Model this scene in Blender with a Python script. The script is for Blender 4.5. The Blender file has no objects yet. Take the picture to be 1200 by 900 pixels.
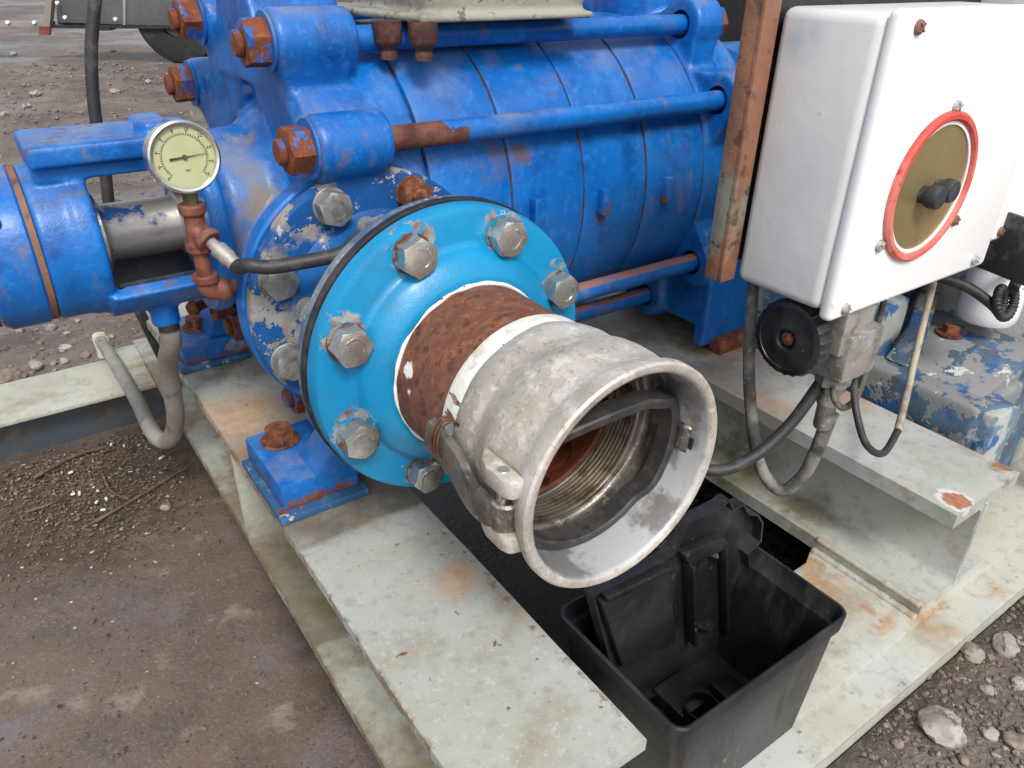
import bpy, bmesh, math, random
from math import sin, cos, pi, radians as R_
from mathutils import Vector as V, Matrix, noise

S = bpy.context.scene
COL = S.collection
G = 0.40            # height of the nozzle axis origin above the ground (all drawings below use the nozzle centre as 0,0,0)

# ------------------------------------------------------------------ camera
CF = 889.46                                  # focal length in pixels of a 1200 px wide frame
CP = V((-0.32855, -0.54143, 0.32977))        # camera, nozzle coordinates
YAW, PITCH, ROLL = 0.62315, 0.51527, 0.02058
fw = V((sin(YAW)*cos(PITCH), cos(YAW)*cos(PITCH), -sin(PITCH)))
rt0 = V((cos(YAW), -sin(YAW), 0)); up0 = rt0.cross(fw)
rt = rt0*cos(ROLL) + up0*sin(ROLL); up = up0*cos(ROLL) - rt0*sin(ROLL)
cd = bpy.data.cameras.new('camera'); cam = bpy.data.objects.new('camera', cd); COL.objects.link(cam)
cd.sensor_width = 36; cd.lens = CF/1200*36; cd.clip_start = .01; cd.clip_end = 500
m = Matrix((rt, up, -fw)).transposed().to_4x4(); m.translation = CP + V((0, 0, G)); cam.matrix_world = m
S.camera = cam
# ------------------------------------------------------------------ sky, sun, exposure (bright overcast)
SUN = V((-.20, -.64, .78)).normalized()
w = bpy.data.worlds.new('World'); S.world = w; w.use_nodes = True
wn = w.node_tree.nodes; wl = w.node_tree.links
sky = wn.new('ShaderNodeTexSky'); sky.sky_type = 'NISHITA'; sky.sun_disc = False
sky.sun_elevation = math.asin(SUN.z); sky.sun_rotation = math.atan2(SUN.x, SUN.y)
sky.air_density = 1.0; sky.dust_density = 3.0; sky.ozone_density = 1.0
hs = wn.new('ShaderNodeHueSaturation'); hs.inputs['Saturation'].default_value = .30
wl.new(sky.outputs[0], hs.inputs['Color']); wl.new(hs.outputs[0], wn['Background'].inputs[0])
wn['Background'].inputs[1].default_value = 0.15
sl = bpy.data.lights.new('sun', 'SUN'); sl.energy = 1.5; sl.angle = R_(14); sl.color = (1, .96, .9)
so = bpy.data.objects.new('sun', sl); COL.objects.link(so); so.rotation_euler = SUN.to_track_quat('Z', 'Y').to_euler(); so.location = (1, -2, 4)
S.cycles.max_bounces = 6; S.cycles.diffuse_bounces = 3; S.cycles.glossy_bounces = 3; S.cycles.caustics_reflective = False; S.cycles.caustics_refractive = False
S.view_settings.view_transform = 'Standard'; S.view_settings.look = 'None'; S.view_settings.gamma = 1
S.view_settings.exposure = 0.52; S.view_settings.use_curve_mapping = False

# ------------------------------------------------------------------ pixel -> place helpers (photo pixels, 1200x900)
def ray(x, y): return fw + rt*((x-600)/CF) - up*((y-450)/CF)
def ux(x, y, X): d = ray(x, y); return CP + d*((X-CP.x)/d.x)
def uy(x, y, Y): d = ray(x, y); return CP + d*((Y-CP.y)/d.y)
def uz(x, y, Z): d = ray(x, y); return CP + d*((Z-CP.z)/d.z)

# ------------------------------------------------------------------ object helpers
LOC = {}
def tag(o, label=None, cat=None, group=None, kind=None):
    if label: o['label'] = label
    if cat: o['category'] = cat
    if group: o['group'] = group
    if kind: o['kind'] = kind
    return o
def thing(name, loc, label, cat, group=None):
    o = bpy.data.objects.new(name, None); COL.objects.link(o); o.empty_display_size = .05
    o.location = V(loc) + V((0, 0, G)); LOC[o.name] = V(loc)
    return tag(o, label, cat, group)
def link(name, me, parent=None, mtx=None):
    o = bpy.data.objects.new(name, me); COL.objects.link(o)
    if parent:
        o.parent = parent
        if parent.name in LOC: o.matrix_parent_inverse = Matrix.Translation(-LOC[parent.name])
        if mtx: o.matrix_basis = mtx
    else:
        mt = mtx or Matrix.Identity(4)
        o.matrix_basis = Matrix.Translation((0, 0, G)) @ mt
    return o
def mesh(bm, mat, smooth=35, name='m'):
    bmesh.ops.recalc_face_normals(bm, faces=bm.faces)
    me = bpy.data.meshes.new(name); bm.to_mesh(me); bm.free()
    me.materials.append(mat)
    if smooth:
        me.polygons.foreach_set('use_smooth', [True]*len(me.polygons))
        if smooth < 180: me.set_sharp_from_angle(angle=R_(smooth))
    return me
def obj(name, bm, mat, parent=None, smooth=35, mtx=None): return link(name, mesh(bm, mat, smooth, name), parent, mtx)
def cast(name, bm, mat, parent, voxel=.0035, it=6, cut=None, fac=.5):
    """weld overlapping solids into one cast surface with soft fillets"""
    me = bpy.data.meshes.new('t'); bmesh.ops.recalc_face_normals(bm, faces=bm.faces); bm.to_mesh(me); bm.free()
    t = bpy.data.objects.new('t', me); COL.objects.link(t)
    r = t.modifiers.new('r', 'REMESH'); r.mode = 'VOXEL'; r.voxel_size = voxel
    s = t.modifiers.new('s', 'SMOOTH'); s.factor = fac; s.iterations = it
    c = None
    if cut:
        cm = bpy.data.meshes.new('c'); bmesh.ops.recalc_face_normals(cut, faces=cut.faces); cut.to_mesh(cm); cut.free()
        c = bpy.data.objects.new('c', cm); COL.objects.link(c)
        b = t.modifiers.new('b', 'BOOLEAN'); b.operation = 'DIFFERENCE'; b.object = c; b.solver = 'EXACT'; b.use_self = True
    dg = bpy.context.evaluated_depsgraph_get(); dg.update()
    out = bpy.data.meshes.new_from_object(t.evaluated_get(dg)); out.name = name
    bpy.data.objects.remove(t)
    if c: bpy.data.objects.remove(c)
    out.materials.clear(); out.materials.append(mat)
    out.polygons.foreach_set('use_smooth', [True]*len(out.polygons))
    out.polygons.foreach_set('material_index', [0]*len(out.polygons))
    out.set_sharp_from_angle(angle=R_(50))
    return link(name, out, parent)

# ------------------------------------------------------------------ shape helpers
def frame(ax):
    ax = V(ax).normalized(); h = V((0, 0, 1)) if abs(ax.z) < .9 else V((0, 1, 0))
    u = h.cross(ax).normalized(); v = ax.cross(u); return u, v, ax
def lathe(bm, prof, o, ax, seg=64, closed=False, a0=0, a1=2*pi, wob=None):
    u, v, a = frame(ax); o = V(o); full = abs(a1-a0-2*pi) < 1e-6
    n = seg if full else seg+1; rings = []
    for r, t in prof:
        if r < 1e-6: rings.append([bm.verts.new(o+a*t)]); continue
        ring = []
        for i in range(n):
            th = a0+(a1-a0)*i/seg; rr = r*(wob(th, t) if wob else 1)
            ring.append(bm.verts.new(o+a*t+(u*cos(th)+v*sin(th))*rr))
        rings.append(ring)
    prs = list(zip(rings, rings[1:]))
    if closed: prs.append((rings[-1], rings[0]))
    for A, B in prs:
        for i in range(seg):
            j = (i+1) % n if full else i+1
            if len(A) == 1 and len(B) == 1: continue
            if len(A) == 1: bm.faces.new((A[0], B[i], B[j]))
            elif len(B) == 1: bm.faces.new((A[i], B[0], A[j]))
            else: bm.faces.new((A[i], B[i], B[j], A[j]))
    if not full and closed:
        for k in (0, -1):
            try: bm.faces.new([r[k] for r in rings])
            except ValueError: pass
    return rings
def cyl(bm, o, ax, r, L, seg=32, ch=0):
    if ch: lathe(bm, [(0, 0), (r-ch, 0), (r, ch), (r, L-ch), (r-ch, L), (0, L)], o, ax, seg)
    else: lathe(bm, [(0, 0), (r, 0), (r, L), (0, L)], o, ax, seg)
def box(bm, lo, hi, bev=0, seg=2, mtx=None):
    lo, hi = V(lo), V(hi); c = (lo+hi)/2; s = hi-lo
    M_ = Matrix.Translation(c) @ Matrix.Diagonal((abs(s.x), abs(s.y), abs(s.z), 1))
    if mtx: M_ = mtx @ M_
    r = bmesh.ops.create_cube(bm, size=1, matrix=M_)
    if bev:
        es = list({e for v in r['verts'] for e in v.link_edges})
        bmesh.ops.bevel(bm, geom=es, offset=bev, segments=seg, affect='EDGES', profile=.5)
def prism(bm, pts, ext, bev=0):
    vs = [bm.verts.new(V(p)) for p in pts]; f = bm.faces.new(vs); ext = V(ext)
    ws = [bm.verts.new(V(p)+ext) for p in pts]; bm.faces.new(ws[::-1]); n = len(pts)
    fs = [bm.faces.new((vs[i], vs[(i+1) % n], ws[(i+1) % n], ws[i])) for i in range(n)]
    if bev:
        es = list({e for v in vs+ws for e in v.link_edges})
        bmesh.ops.bevel(bm, geom=es, offset=bev, segments=2, affect='EDGES', profile=.5)
def crom(pts, n=8, closed=False):
    P = [V(p) for p in pts]; N = len(P); out = []
    for i in range(N if closed else N-1):
        if closed: a, b, c, d = P[(i-1) % N], P[i], P[(i+1) % N], P[(i+2) % N]
        else: a, b, c, d = P[max(i-1, 0)], P[i], P[i+1], P[min(i+2, N-1)]
        for k in range(n):
            t = k/n
            out.append(.5*((2*b)+(c-a)*t+(2*a-5*b+4*c-d)*t*t+(3*b-a-3*c+d)*t**3))
    if not closed: out.append(P[-1])
    return out
def sweep(bm, path, sec, closed=False, upv=None, scale=None):
    """sweep a 2-D section (list of (a,b)) along path with a parallel-transported frame"""
    n = len(path); T = []
    for i in range(n):
        a = path[(i-1) % n] if closed or i > 0 else path[i]; b = path[(i+1) % n] if closed or i < n-1 else path[i]
        T.append((b-a).normalized())
    h = V(upv) if upv else (V((0, 0, 1)) if abs(T[0].z) < .8 else V((1, 0, 0)))
    rings = []
    for i in range(n):
        h = (h-T[i]*h.dot(T[i])).normalized() if not upv or True else h
        if upv: h = (V(upv)-T[i]*V(upv).dot(T[i])).normalized()
        k = T[i].cross(h); s = scale[i] if scale else 1
        rings.append([bm.verts.new(path[i]+h*(a*s)+k*(b*s)) for a, b in sec])
    m_ = len(sec)
    for i in range(n if closed else n-1):
        A, B = rings[i], rings[(i+1) % n]
        for j in range(m_): bm.faces.new((A[j], A[(j+1) % m_], B[(j+1) % m_], B[j]))
    if not closed: bm.faces.new(rings[0][::-1]); bm.faces.new(rings[-1])
def circ(r, n=12): return [(r*cos(2*pi*i/n), r*sin(2*pi*i/n)) for i in range(n)]
def tube(bm, pts, r, seg=14, n=8, closed=False, scale=None):
    path = crom(pts, n, closed)
    sc = None
    if scale: sc = [scale[0]+(scale[1]-scale[0])*i/(len(path)-1) for i in range(len(path))]
    sweep(bm, path, circ(r, seg), closed, scale=sc)
def hexhead(bm, s, h, t0=0, ch=True, marks=False, rnd=None):
    """hexagon head along +Z from t0, chamfered corners"""
    n = 36; bot = []; top = []; inn = []
    for i in range(n):
        th = 2*pi*i/n; d = (th % (pi/3))-pi/6; r = (s/2)/cos(d)
        zt = h-max(0, r-s/2*.985)*.62
        bot.append(bm.verts.new((r*cos(th), r*sin(th), t0))); top.append(bm.verts.new((r*cos(th), r*sin(th), t0+zt)))
        inn.append(bm.verts.new((s/2*.93*cos(th), s/2*.93*sin(th), t0+h)))
    for i in range(n):
        j = (i+1) % n
        bm.faces.new((bot[i], bot[j], top[j], top[i])); bm.faces.new((top[i], top[j], inn[j], inn[i]))
    bm.faces.new(inn); bm.faces.new(bot[::-1])
    if marks:
        for k in range(7):
            a = -2.4+k*.42; r = s*.30
            box(bm, (-s*.028, -s*.06, t0+h-.0002), (s*.028, s*.06, t0+h+.0007), mtx=Matrix.Rotation(a, 4, 'Z') @ Matrix.Translation((r, 0, 0)))
def orient(loc, ax, roll=0):
    u, v, a = frame(ax); M_ = Matrix((u, v, a)).transposed().to_4x4(); M_.translation = V(loc)
    return M_ @ Matrix.Rotation(roll, 4, 'Z')

# ------------------------------------------------------------------ materials
def mat(name, col, rough=.5, metal=0, layers=(), bump=(), spec=.5, coat=0):
    """layers: dict(col, s=noise scale, lo, hi, rough, metal, up=normal-z dust, at=(x,y,z,r) place, st=stretch, h=height, w=seed)"""
    M_ = bpy.data.materials.new(name); M_.use_nodes = True; nt = M_.node_tree; N = nt.nodes; L = nt.links
    B = N['Principled BSDF']; geo = N.new('ShaderNodeNewGeometry')
    off = N.new('ShaderNodeVectorMath'); off.operation = 'SUBTRACT'; off.inputs[1].default_value = (0, 0, G); L.new(geo.outputs['Position'], off.inputs[0])
    pos = off.outputs[0]
    def mth(op, a, b, c=None, clamp=False):
        n = N.new('ShaderNodeMath'); n.operation = op; n.use_clamp = clamp
        for i, q in enumerate((a, b, c)):
            if q is None: continue
            if isinstance(q, (int, float)): n.inputs[i].default_value = q
            else: L.new(q, n.inputs[i])
        return n.outputs[0]
    def nz(s, st=(1, 1, 1), w=0, det=4, ro=.62):
        mp = N.new('ShaderNodeMapping'); mp.inputs['Scale'].default_value = st; mp.inputs['Location'].default_value = (w*3.17, w*1.73, w*2.41)
        L.new(pos, mp.inputs[0]); n = N.new('ShaderNodeTexNoise'); n.inputs['Scale'].default_value = s
        n.inputs['Detail'].default_value = det; n.inputs['Roughness'].default_value = ro; L.new(mp.outputs[0], n.inputs['Vector'])
        return n.outputs['Fac']
    def rng(x, lo, hi):
        n = N.new('ShaderNodeMapRange'); n.inputs[1].default_value = lo; n.inputs[2].default_value = hi
        L.new(x, n.inputs[0]); return n.outputs[0]
    def mixc(f, a, b):
        n = N.new('ShaderNodeMix'); n.data_type = 'RGBA'; L.new(f, n.inputs[0])
        for i, q in ((6, a), (7, b)):
            if isinstance(q, (tuple, list)): n.inputs[i].default_value = (*q[:3], 1)
            else: L.new(q, n.inputs[i])
        return n.outputs[2]
    def mixf(f, a, b):
        n = N.new('ShaderNodeMix'); L.new(f, n.inputs[0])
        for i, q in ((2, a), (3, b)):
            if isinstance(q, (int, float)): n.inputs[i].default_value = q
            else: L.new(q, n.inputs[i])
        return n.outputs[0]
    c = tuple(col); ro = rough; me = metal; height = None
    for i, l in enumerate(layers):
        f = rng(nz(l.get('s', 20), l.get('st', (1, 1, 1)), l.get('w', i+1), l.get('det', 5 if l.get('s', 20) < 50 else 3), l.get('ro', .62)), l.get('lo', .5), l.get('hi', .6))
        if 'up' in l:
            sx = N.new('ShaderNodeSeparateXYZ'); L.new(geo.outputs['Normal'], sx.inputs[0])
            f = mth('MULTIPLY', f, rng(sx.outputs[2], *l['up']))
        if 'edge_wear' in l: f = mth('MULTIPLY', f, rng(geo.outputs['Pointiness'], *l['edge_wear']))
        if 'at' in l:
            tot = None
            ats = l['at'] if isinstance(l['at'], list) else [l['at']]
            for x, y, z, r in ats:
                d = N.new('ShaderNodeVectorMath'); d.operation = 'DISTANCE'; L.new(pos, d.inputs[0]); d.inputs[1].default_value = (x, y, z)
                q = mth('MULTIPLY_ADD', nz(l.get('s2', 30), w=i+9), l.get('amp', r), mth('SUBTRACT', d.outputs[1], l.get('amp', r)*.5))
                g = rng(q, r, r*l.get('edge', .6)); tot = g if tot is None else mth('MAXIMUM', tot, g)
            f = mth('MULTIPLY', f, tot)
        if 'band' in l:                     # distance window along one axis: (axis, a, b, c, d) 0 at a, 1 at b..c, 0 at d
            ax, a_, b_, c_, d_ = l['band']; sx = N.new('ShaderNodeSeparateXYZ'); L.new(pos, sx.inputs[0])
            q = mth('MULTIPLY_ADD', nz(l.get('s2', 40), w=i+5), l.get('amp', .01), sx.outputs[ax])
            f = mth('MULTIPLY', f, mth('MULTIPLY', rng(q, a_, b_), rng(q, d_, c_)))
        f = mth('MULTIPLY', f, l.get('k', 1.0))
        cc = l['col']
        if 'col2' in l: cc = mixc(rng(nz(l.get('s3', 60), w=i+13), .35, .65), l['col'], l['col2'])
        c = mixc(f, c, cc)
        if 'rough' in l: ro = mixf(f, ro, l['rough'])
        if 'metal' in l: me = mixf(f, me, l['metal'])
        if 'h' in l:
            hh = mth('MULTIPLY', f, l['h']); height = hh if height is None else mth('ADD', height, hh)
    for s, a in bump:
        hh = mth('MULTIPLY', nz(s, w=s*.1), a); height = hh if height is None else mth('ADD', height, hh)
    for k, q in (('Base Color', c), ('Roughness', ro), ('Metallic', me)):
        if isinstance(q, tuple): B.inputs[k].default_value = (*q, 1)
        elif isinstance(q, (int, float)): B.inputs[k].default_value = q
        else: L.new(q, B.inputs[k])
    B.inputs['Specular IOR Level'].default_value = spec
    if coat: B.inputs['Coat Weight'].default_value = coat; B.inputs['Coat Roughness'].default_value = .15
    if height is not None:
        b = N.new('ShaderNodeBump'); b.inputs['Strength'].default_value = 1; b.inputs['Distance'].default_value = 1
        L.new(height, b.inputs['Height']); L.new(b.outputs[0], B.inputs['Normal'])
    return M_

RUST = (.13, .036, .014); RUST2 = (.22, .075, .028); DRUST = (.055, .022, .016)
BLUE = (.002, .108, .40); BLUE2 = (.003, .150, .50); BLUE3 = (.001, .062, .26)
dustl = dict(col=(.33, .29, .25), s=14, lo=.46, hi=.72, up=(.55, .95), rough=.8, k=.55)
def bluepaint(name, rust=.70, extra=(), wear=False, grime=.5):
    return mat(name, BLUE, .38, 0, [
        dict(col=BLUE2, s=9, lo=.44, hi=.62, k=.85), dict(col=BLUE3, s=22, lo=.52, hi=.66, k=.75),
        dict(col=(.03, .24, .70), s=95, lo=.56, hi=.66, det=3, k=.28),
        dict(col=(.12, .13, .16), s=7, lo=.56, hi=.74, k=grime*.8, rough=.7, w=21),
        dict(col=(.17, .12, .08), s=30, st=(1, 1, .35), lo=.60, hi=.70, k=.55, rough=.8, w=33), dustl,
        dict(col=RUST, col2=RUST2, s=24, lo=rust, hi=rust+.03, rough=.85, h=-.0003, w=44)]+([dict(col=(.16, .11, .085), col2=(.09, .04, .025), s=55, lo=.51, hi=.55, edge_wear=(.53, .57), rough=.8, w=61)] if wear else []) + list(extra),
        bump=[(240, .00040), (60, .0009), (800, .0001)], spec=.45, coat=.08)
m_blue = bluepaint('blue_paint', .70)
m_cast2 = bluepaint('blue_discharge_casting', .72, wear=True)
m_case = bluepaint('blue_casting', .70, wear=True, grime=.8, extra=[dict(col=(.19, .20, .22), s=12, lo=.40, hi=.55, k=.75, rough=.75, band=(0, -.13, -.09, -.06, -.045), amp=.02, w=3),
    dict(col=(.26, .20, .11), s=26, lo=.50, hi=.62, k=.8, rough=.85, band=(0, -.11, -.08, -.055, -.04), amp=.02, w=7)])
m_frame = bluepaint('blue_bearing_frame', .72, wear=True, extra=[dict(col=(.10, .10, .11), s=60, lo=.55, hi=.60, k=.7, up=(.5, .9), rough=.7, w=8)])
m_rod = bluepaint('blue_tie_rod', .74, extra=[
    dict(col=(.055, .020, .016), col2=(.17, .065, .045), s=20, s3=45, lo=.2, hi=.3, at=[(.045, .177, .164, .044), (.085, .170, .156, .018), (.104, .172, .157, .016)], edge=.93, amp=.05, s2=45, rough=.9, h=-.0006, w=50),
    dict(col=(.36, .13, .035), s=30, lo=.35, hi=.5, up=(.55, .8), band=(2, -.3, -.25, -.02, .0), rough=.85, k=.85, w=51)])
m_stage = bluepaint('blue_stage_paint', .76, grime=.35, extra=[dict(col=(.05, .04, .035), col2=(.12, .06, .03), s=34, lo=.44, hi=.54, band=(0, j-.0032, j-.0016, j+.0016, j+.0032), amp=.0016, s2=60, k=.9, rough=.85, w=70+i) for i, j in enumerate((.0775, .183, .292, .399, .508))]
    + [dict(col=(.10, .055, .03), s=30, lo=.44, hi=.58, at=[(.15, .187, .128, .034), (.20, .185, .13, .022), (.32, .172, .036, .014), (.212, .172, .04, .014)], edge=.4, amp=.03, s2=50, k=.75, rough=.85, w=80)])
m_nut = mat('rusty_painted_nut', (.012, .10, .36), .5, .1, [dict(col=(.20, .055, .018), col2=(.12, .033, .016), s=42, lo=.43, hi=.47, rough=.85, h=-.0003),
    dict(col=(.30, .10, .03), s=160, lo=.55, hi=.62, k=.5)], bump=[(400, .0002)])
m_nutboss = bluepaint('blue_boss_rusty', .56)
m_rustbolt = mat('rust_bolt', RUST, .85, 0, [dict(col=(.24, .085, .04), s=90, lo=.45, hi=.6), dict(col=DRUST, s=50, lo=.55, hi=.65)], bump=[(300, .0006)])
m_bolt = mat('zinc_bolt', (.56, .55, .52), .27, .9, [dict(col=(.38, .365, .335), s=60, lo=.45, hi=.65, rough=.55), dict(col=(.25, .10, .05), s=70, lo=.66, hi=.72, rough=.9, metal=0),
    dict(col=(.60, .59, .55), s=220, lo=.55, hi=.66, k=.6)], bump=[(500, .00018), (120, .0003)])
m_dullbolt = mat('dull_grey_bolt', (.33, .33, .32), .5, .6, [dict(col=(.22, .21, .19), s=80, lo=.45, hi=.6), dict(col=(.24, .10, .05), s=60, lo=.68, hi=.74, rough=.9, metal=0)], bump=[(500, .0002), (120, .0004)])
m_wash = mat('rusty_washer', (.30, .29, .27), .6, .4, [dict(col=(.02, .20, .36), s=46, lo=.50, hi=.54, metal=0), dict(col=(.13, .045, .02), s=60, lo=.48, hi=.53, rough=.9, metal=0)], bump=[(300, .0004)])
m_teal = mat('teal_paint', (.0, .205, .43), .34, 0, [dict(col=(.001, .24, .48), s=10, lo=.4, hi=.65), dict(col=(.0, .20, .43), s=34, lo=.58, hi=.7, k=.6),
    dict(col=(.30, .40, .42), s=46, lo=.69, hi=.74, k=.8, rough=.7), dict(col=(.18, .08, .04), s=55, lo=.725, hi=.75, rough=.9),
    dict(col=(.13, .055, .03), col2=(.33, .34, .33), s=70, lo=.50, hi=.53, at=[(.12*cos(R_(22.5+45*k)), 0, .12*sin(R_(22.5+45*k))+.006, .0235) for k in range(8)], edge=.86, amp=.016, s2=60, rough=.85, w=14),
    dict(col=(.02, .13, .24), s=18, lo=.52, hi=.66, k=.4, rough=.6, w=27)], bump=[(300, .00026), (70, .0005)], coat=.12)
m_flaky = mat('flaking_blue_paint', (.008, .075, .25), .38, 0, [dict(col=(.012, .11, .34), s=14, lo=.45, hi=.6),
    dict(col=(.31, .30, .28), col2=(.22, .19, .16), s=16, lo=.475, hi=.49, rough=.8, h=-.0006, ro=.70, w=4, at=[(-.135, .17, -.05, .085), (-.09, .17, .135, .065), (.05, .17, .15, .04), (-.15, .17, .06, .06)], edge=.75, amp=.10, s2=26),
    dict(col=(.42, .40, .37), s=36, lo=.60, hi=.615, rough=.8, h=-.0004, w=6, ro=.7), dict(col=RUST, s=40, lo=.70, hi=.73, rough=.9)], bump=[(200, .0003)])
m_greyblue = mat('worn_grey_blue_rim', (.07, .13, .22), .5, .1, [dict(col=(.20, .23, .27), s=40, lo=.48, hi=.56), dict(col=(.42, .42, .41), s=110, lo=.62, hi=.65, rough=.7)], bump=[(200, .0004)])
m_rubber = mat('black_rubber', (.012, .012, .014), .55, 0, [dict(col=(.05, .05, .05), s=40, lo=.5, hi=.7)], bump=[(200, .0003)])
m_seal = mat('seal_rubber', (.030, .029, .029), .5, 0, [dict(col=(.085, .08, .075), s=20, lo=.50, hi=.80, rough=.75), dict(col=(.05, .047, .045), s=120, lo=.5, hi=.6)], bump=[(150, .0004)])
m_rustpipe = mat('rusty_pipe', (.120, .042, .024), .75, 0, [dict(col=(.19, .070, .034), s=60, lo=.44, hi=.62, st=(1, 2.0, 1)), dict(col=(.15, .065, .048), s=9, lo=.45, hi=.7, k=.6), dict(col=(.050, .022, .017), s=70, lo=.56, hi=.64, k=.8), dict(col=(.25, .10, .045), s=130, lo=.58, hi=.66, k=.7),
    dict(col=(.75, .73, .69), s=8, lo=.1, hi=.2, at=[(-.075, -.04, .026, .008), (-.076, -.046, .010, .004)], edge=.8, amp=.008, s2=160, rough=.7)], bump=[(90, .0012), (260, .0006)])
m_rustbore = mat('wet_rust_bore', (.10, .026, .012), .42, 0, [dict(col=(.20, .055, .016), s=22, lo=.48, hi=.6), dict(col=(.03, .012, .009), s=36, lo=.55, hi=.66)], bump=[(60, .002), (200, .001)])
m_white = mat('white_sealant', (.78, .76, .70), .6, 0, [dict(col=(.62, .48, .20), s=26, lo=.60, hi=.72, k=.8), dict(col=(.20, .09, .05), s=60, st=(1, .3, 1), lo=.63, hi=.66, rough=.9, h=-.0008), dict(col=(.55, .52, .46), s=80, lo=.55, hi=.7)], bump=[(120, .0012)])
m_alu = mat('oxidised_aluminium', (.43, .39, .34), .50, .35, [dict(col=(.56, .535, .51), s=13, lo=.42, hi=.66, rough=.65, metal=.15), dict(col=(.33, .275, .21), s=9, lo=.52, hi=.75, k=.7), dict(col=(.66, .64, .62), s=60, lo=.53, hi=.66, k=.55, rough=.8, metal=.05),
    dict(col=(.22, .19, .16), s=48, lo=.62, hi=.70, k=.6), dict(col=(.25, .215, .175), s=170, lo=.58, hi=.66, k=.55), dict(col=(.70, .68, .66), s=210, lo=.62, hi=.68, k=.5)], bump=[(130, .0004), (420, .00035), (30, .0005)])
m_aluin = mat('worn_aluminium_bore', (.36, .355, .35), .42, .6, [dict(col=(.47, .475, .48), s=13, lo=.47, hi=.53, rough=.6, metal=.3), dict(col=(.30, .29, .28), s=70, lo=.58, hi=.68, k=.6), dict(col=(.33, .20, .10), s=40, lo=.64, hi=.72, k=.8, at=(.02, -.19, -.09, .03))], bump=[(120, .0005)])
m_machined = mat('machined_thread', (.50, .45, .38), .32, .9, [dict(col=(.20, .15, .10), s=40, lo=.5, hi=.65)], bump=[(300, .0002)])
m_lever = mat('bronze_lever', (.28, .255, .23), .42, .8, [dict(col=(.16, .14, .125), s=50, lo=.45, hi=.6), dict(col=(.42, .38, .33), s=130, lo=.58, hi=.66)], bump=[(200, .0006)])
m_wire = mat('bronze_wire', (.25, .14, .085), .4, .85, [dict(col=(.14, .08, .05), s=90, lo=.5, hi=.6)])
CREAM = (.385, .395, .35)
stain = [dict(col=(.43, .445, .435), s=5, lo=.45, hi=.65), dict(col=(.31, .30, .235), s=7, lo=.48, hi=.68, k=.7), dict(col=(.24, .18, .11), s=11, lo=.53, hi=.72, k=.8, rough=.75), dict(col=(.27, .27, .26), s=70, lo=.54, hi=.66, k=.5), dict(col=(.50, .51, .50), s=160, lo=.60, hi=.66, k=.5), dict(col=(.15, .13, .10), s=150, lo=.68, hi=.72, k=.7)]
m_beam = mat('cream_green_beam_paint', CREAM, .42, 0, stain + [
    dict(col=(.42, .25, .14), col2=(.50, .36, .24), s=12, lo=.38, hi=.50, at=[(-.12, .36, -.21, .085), (-.145, .27, -.21, .05), (-.045, -.06, -.21, .035)], edge=.3, amp=.04, k=.9, rough=.8),
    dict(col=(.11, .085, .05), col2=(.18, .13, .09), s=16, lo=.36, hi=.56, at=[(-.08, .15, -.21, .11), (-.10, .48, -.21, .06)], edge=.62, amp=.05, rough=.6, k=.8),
    dict(col=(.20, .15, .07), col2=(.13, .085, .045), s=12, lo=.40, hi=.60, band=(2, -.40, -.37, -.354, -.35), amp=.001, k=.8), dict(col=(.15, .125, .085), col2=(.10, .075, .05), s=9, lo=.25, hi=.45, up=(.8, .95), band=(1, .072, .080, .26, .34), amp=.02, s2=14, k=.72, rough=.35),
    dict(col=(.17, .085, .045), s=55, lo=.46, hi=.54, band=(0, -.162, -.160, -.155, -.150), amp=.006, k=.8, rough=.9), dict(col=(.17, .10, .06), s=45, lo=.52, hi=.60, band=(0, -.020, -.016, -.012, -.008), amp=.006, k=.8, rough=.9),
    dict(col=(.14, .125, .055), s=16, lo=.42, hi=.6, at=[(-.14, .22, -.355, .06), (-.13, .08, -.355, .07)], edge=.4, amp=.05, k=.7),
    dict(col=RUST, col2=(.36, .15, .07), s=60, lo=.69, hi=.72, rough=.9)], bump=[(30, .0008), (160, .0003)])
m_beam2 = mat('grey_beam_paint', (.43, .44, .405), .40, 0, stain[:4] + [
    dict(col=(.42, .22, .11), col2=(.50, .33, .20), s=12, lo=.40, hi=.54, at=[(.50, .0, -.21, .07), (.54, .10, -.21, .09), (.60, -.05, -.21, .06)], edge=.3, amp=.05, k=.7),
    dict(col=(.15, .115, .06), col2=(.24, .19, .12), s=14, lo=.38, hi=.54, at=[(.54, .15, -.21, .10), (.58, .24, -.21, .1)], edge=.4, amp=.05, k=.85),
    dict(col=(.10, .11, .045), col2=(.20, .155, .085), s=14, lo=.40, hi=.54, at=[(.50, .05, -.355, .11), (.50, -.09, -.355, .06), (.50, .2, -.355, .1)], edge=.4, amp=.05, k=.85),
    dict(col=(.58, .59, .55), s=30, lo=.2, hi=.3, at=(.500, -.272, -.21, .0215), edge=.85, amp=.02, s2=70),
    dict(col=(.40, .20, .13), col2=(.30, .11, .06), s=30, s3=150, lo=.2, hi=.3, at=(.500, -.272, -.21, .0175), edge=.85, amp=.02, s2=70, rough=.9, h=-.0005),
    dict(col=(.35, .17, .07), col2=(.2, .1, .06), s=30, lo=.35, hi=.5, at=[(.61, -.27, -.21, .018), (.595, -.285, -.21, .015)], edge=.5, amp=.02, s2=70, rough=.9)], bump=[(30, .0008), (160, .0003)])
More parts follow.
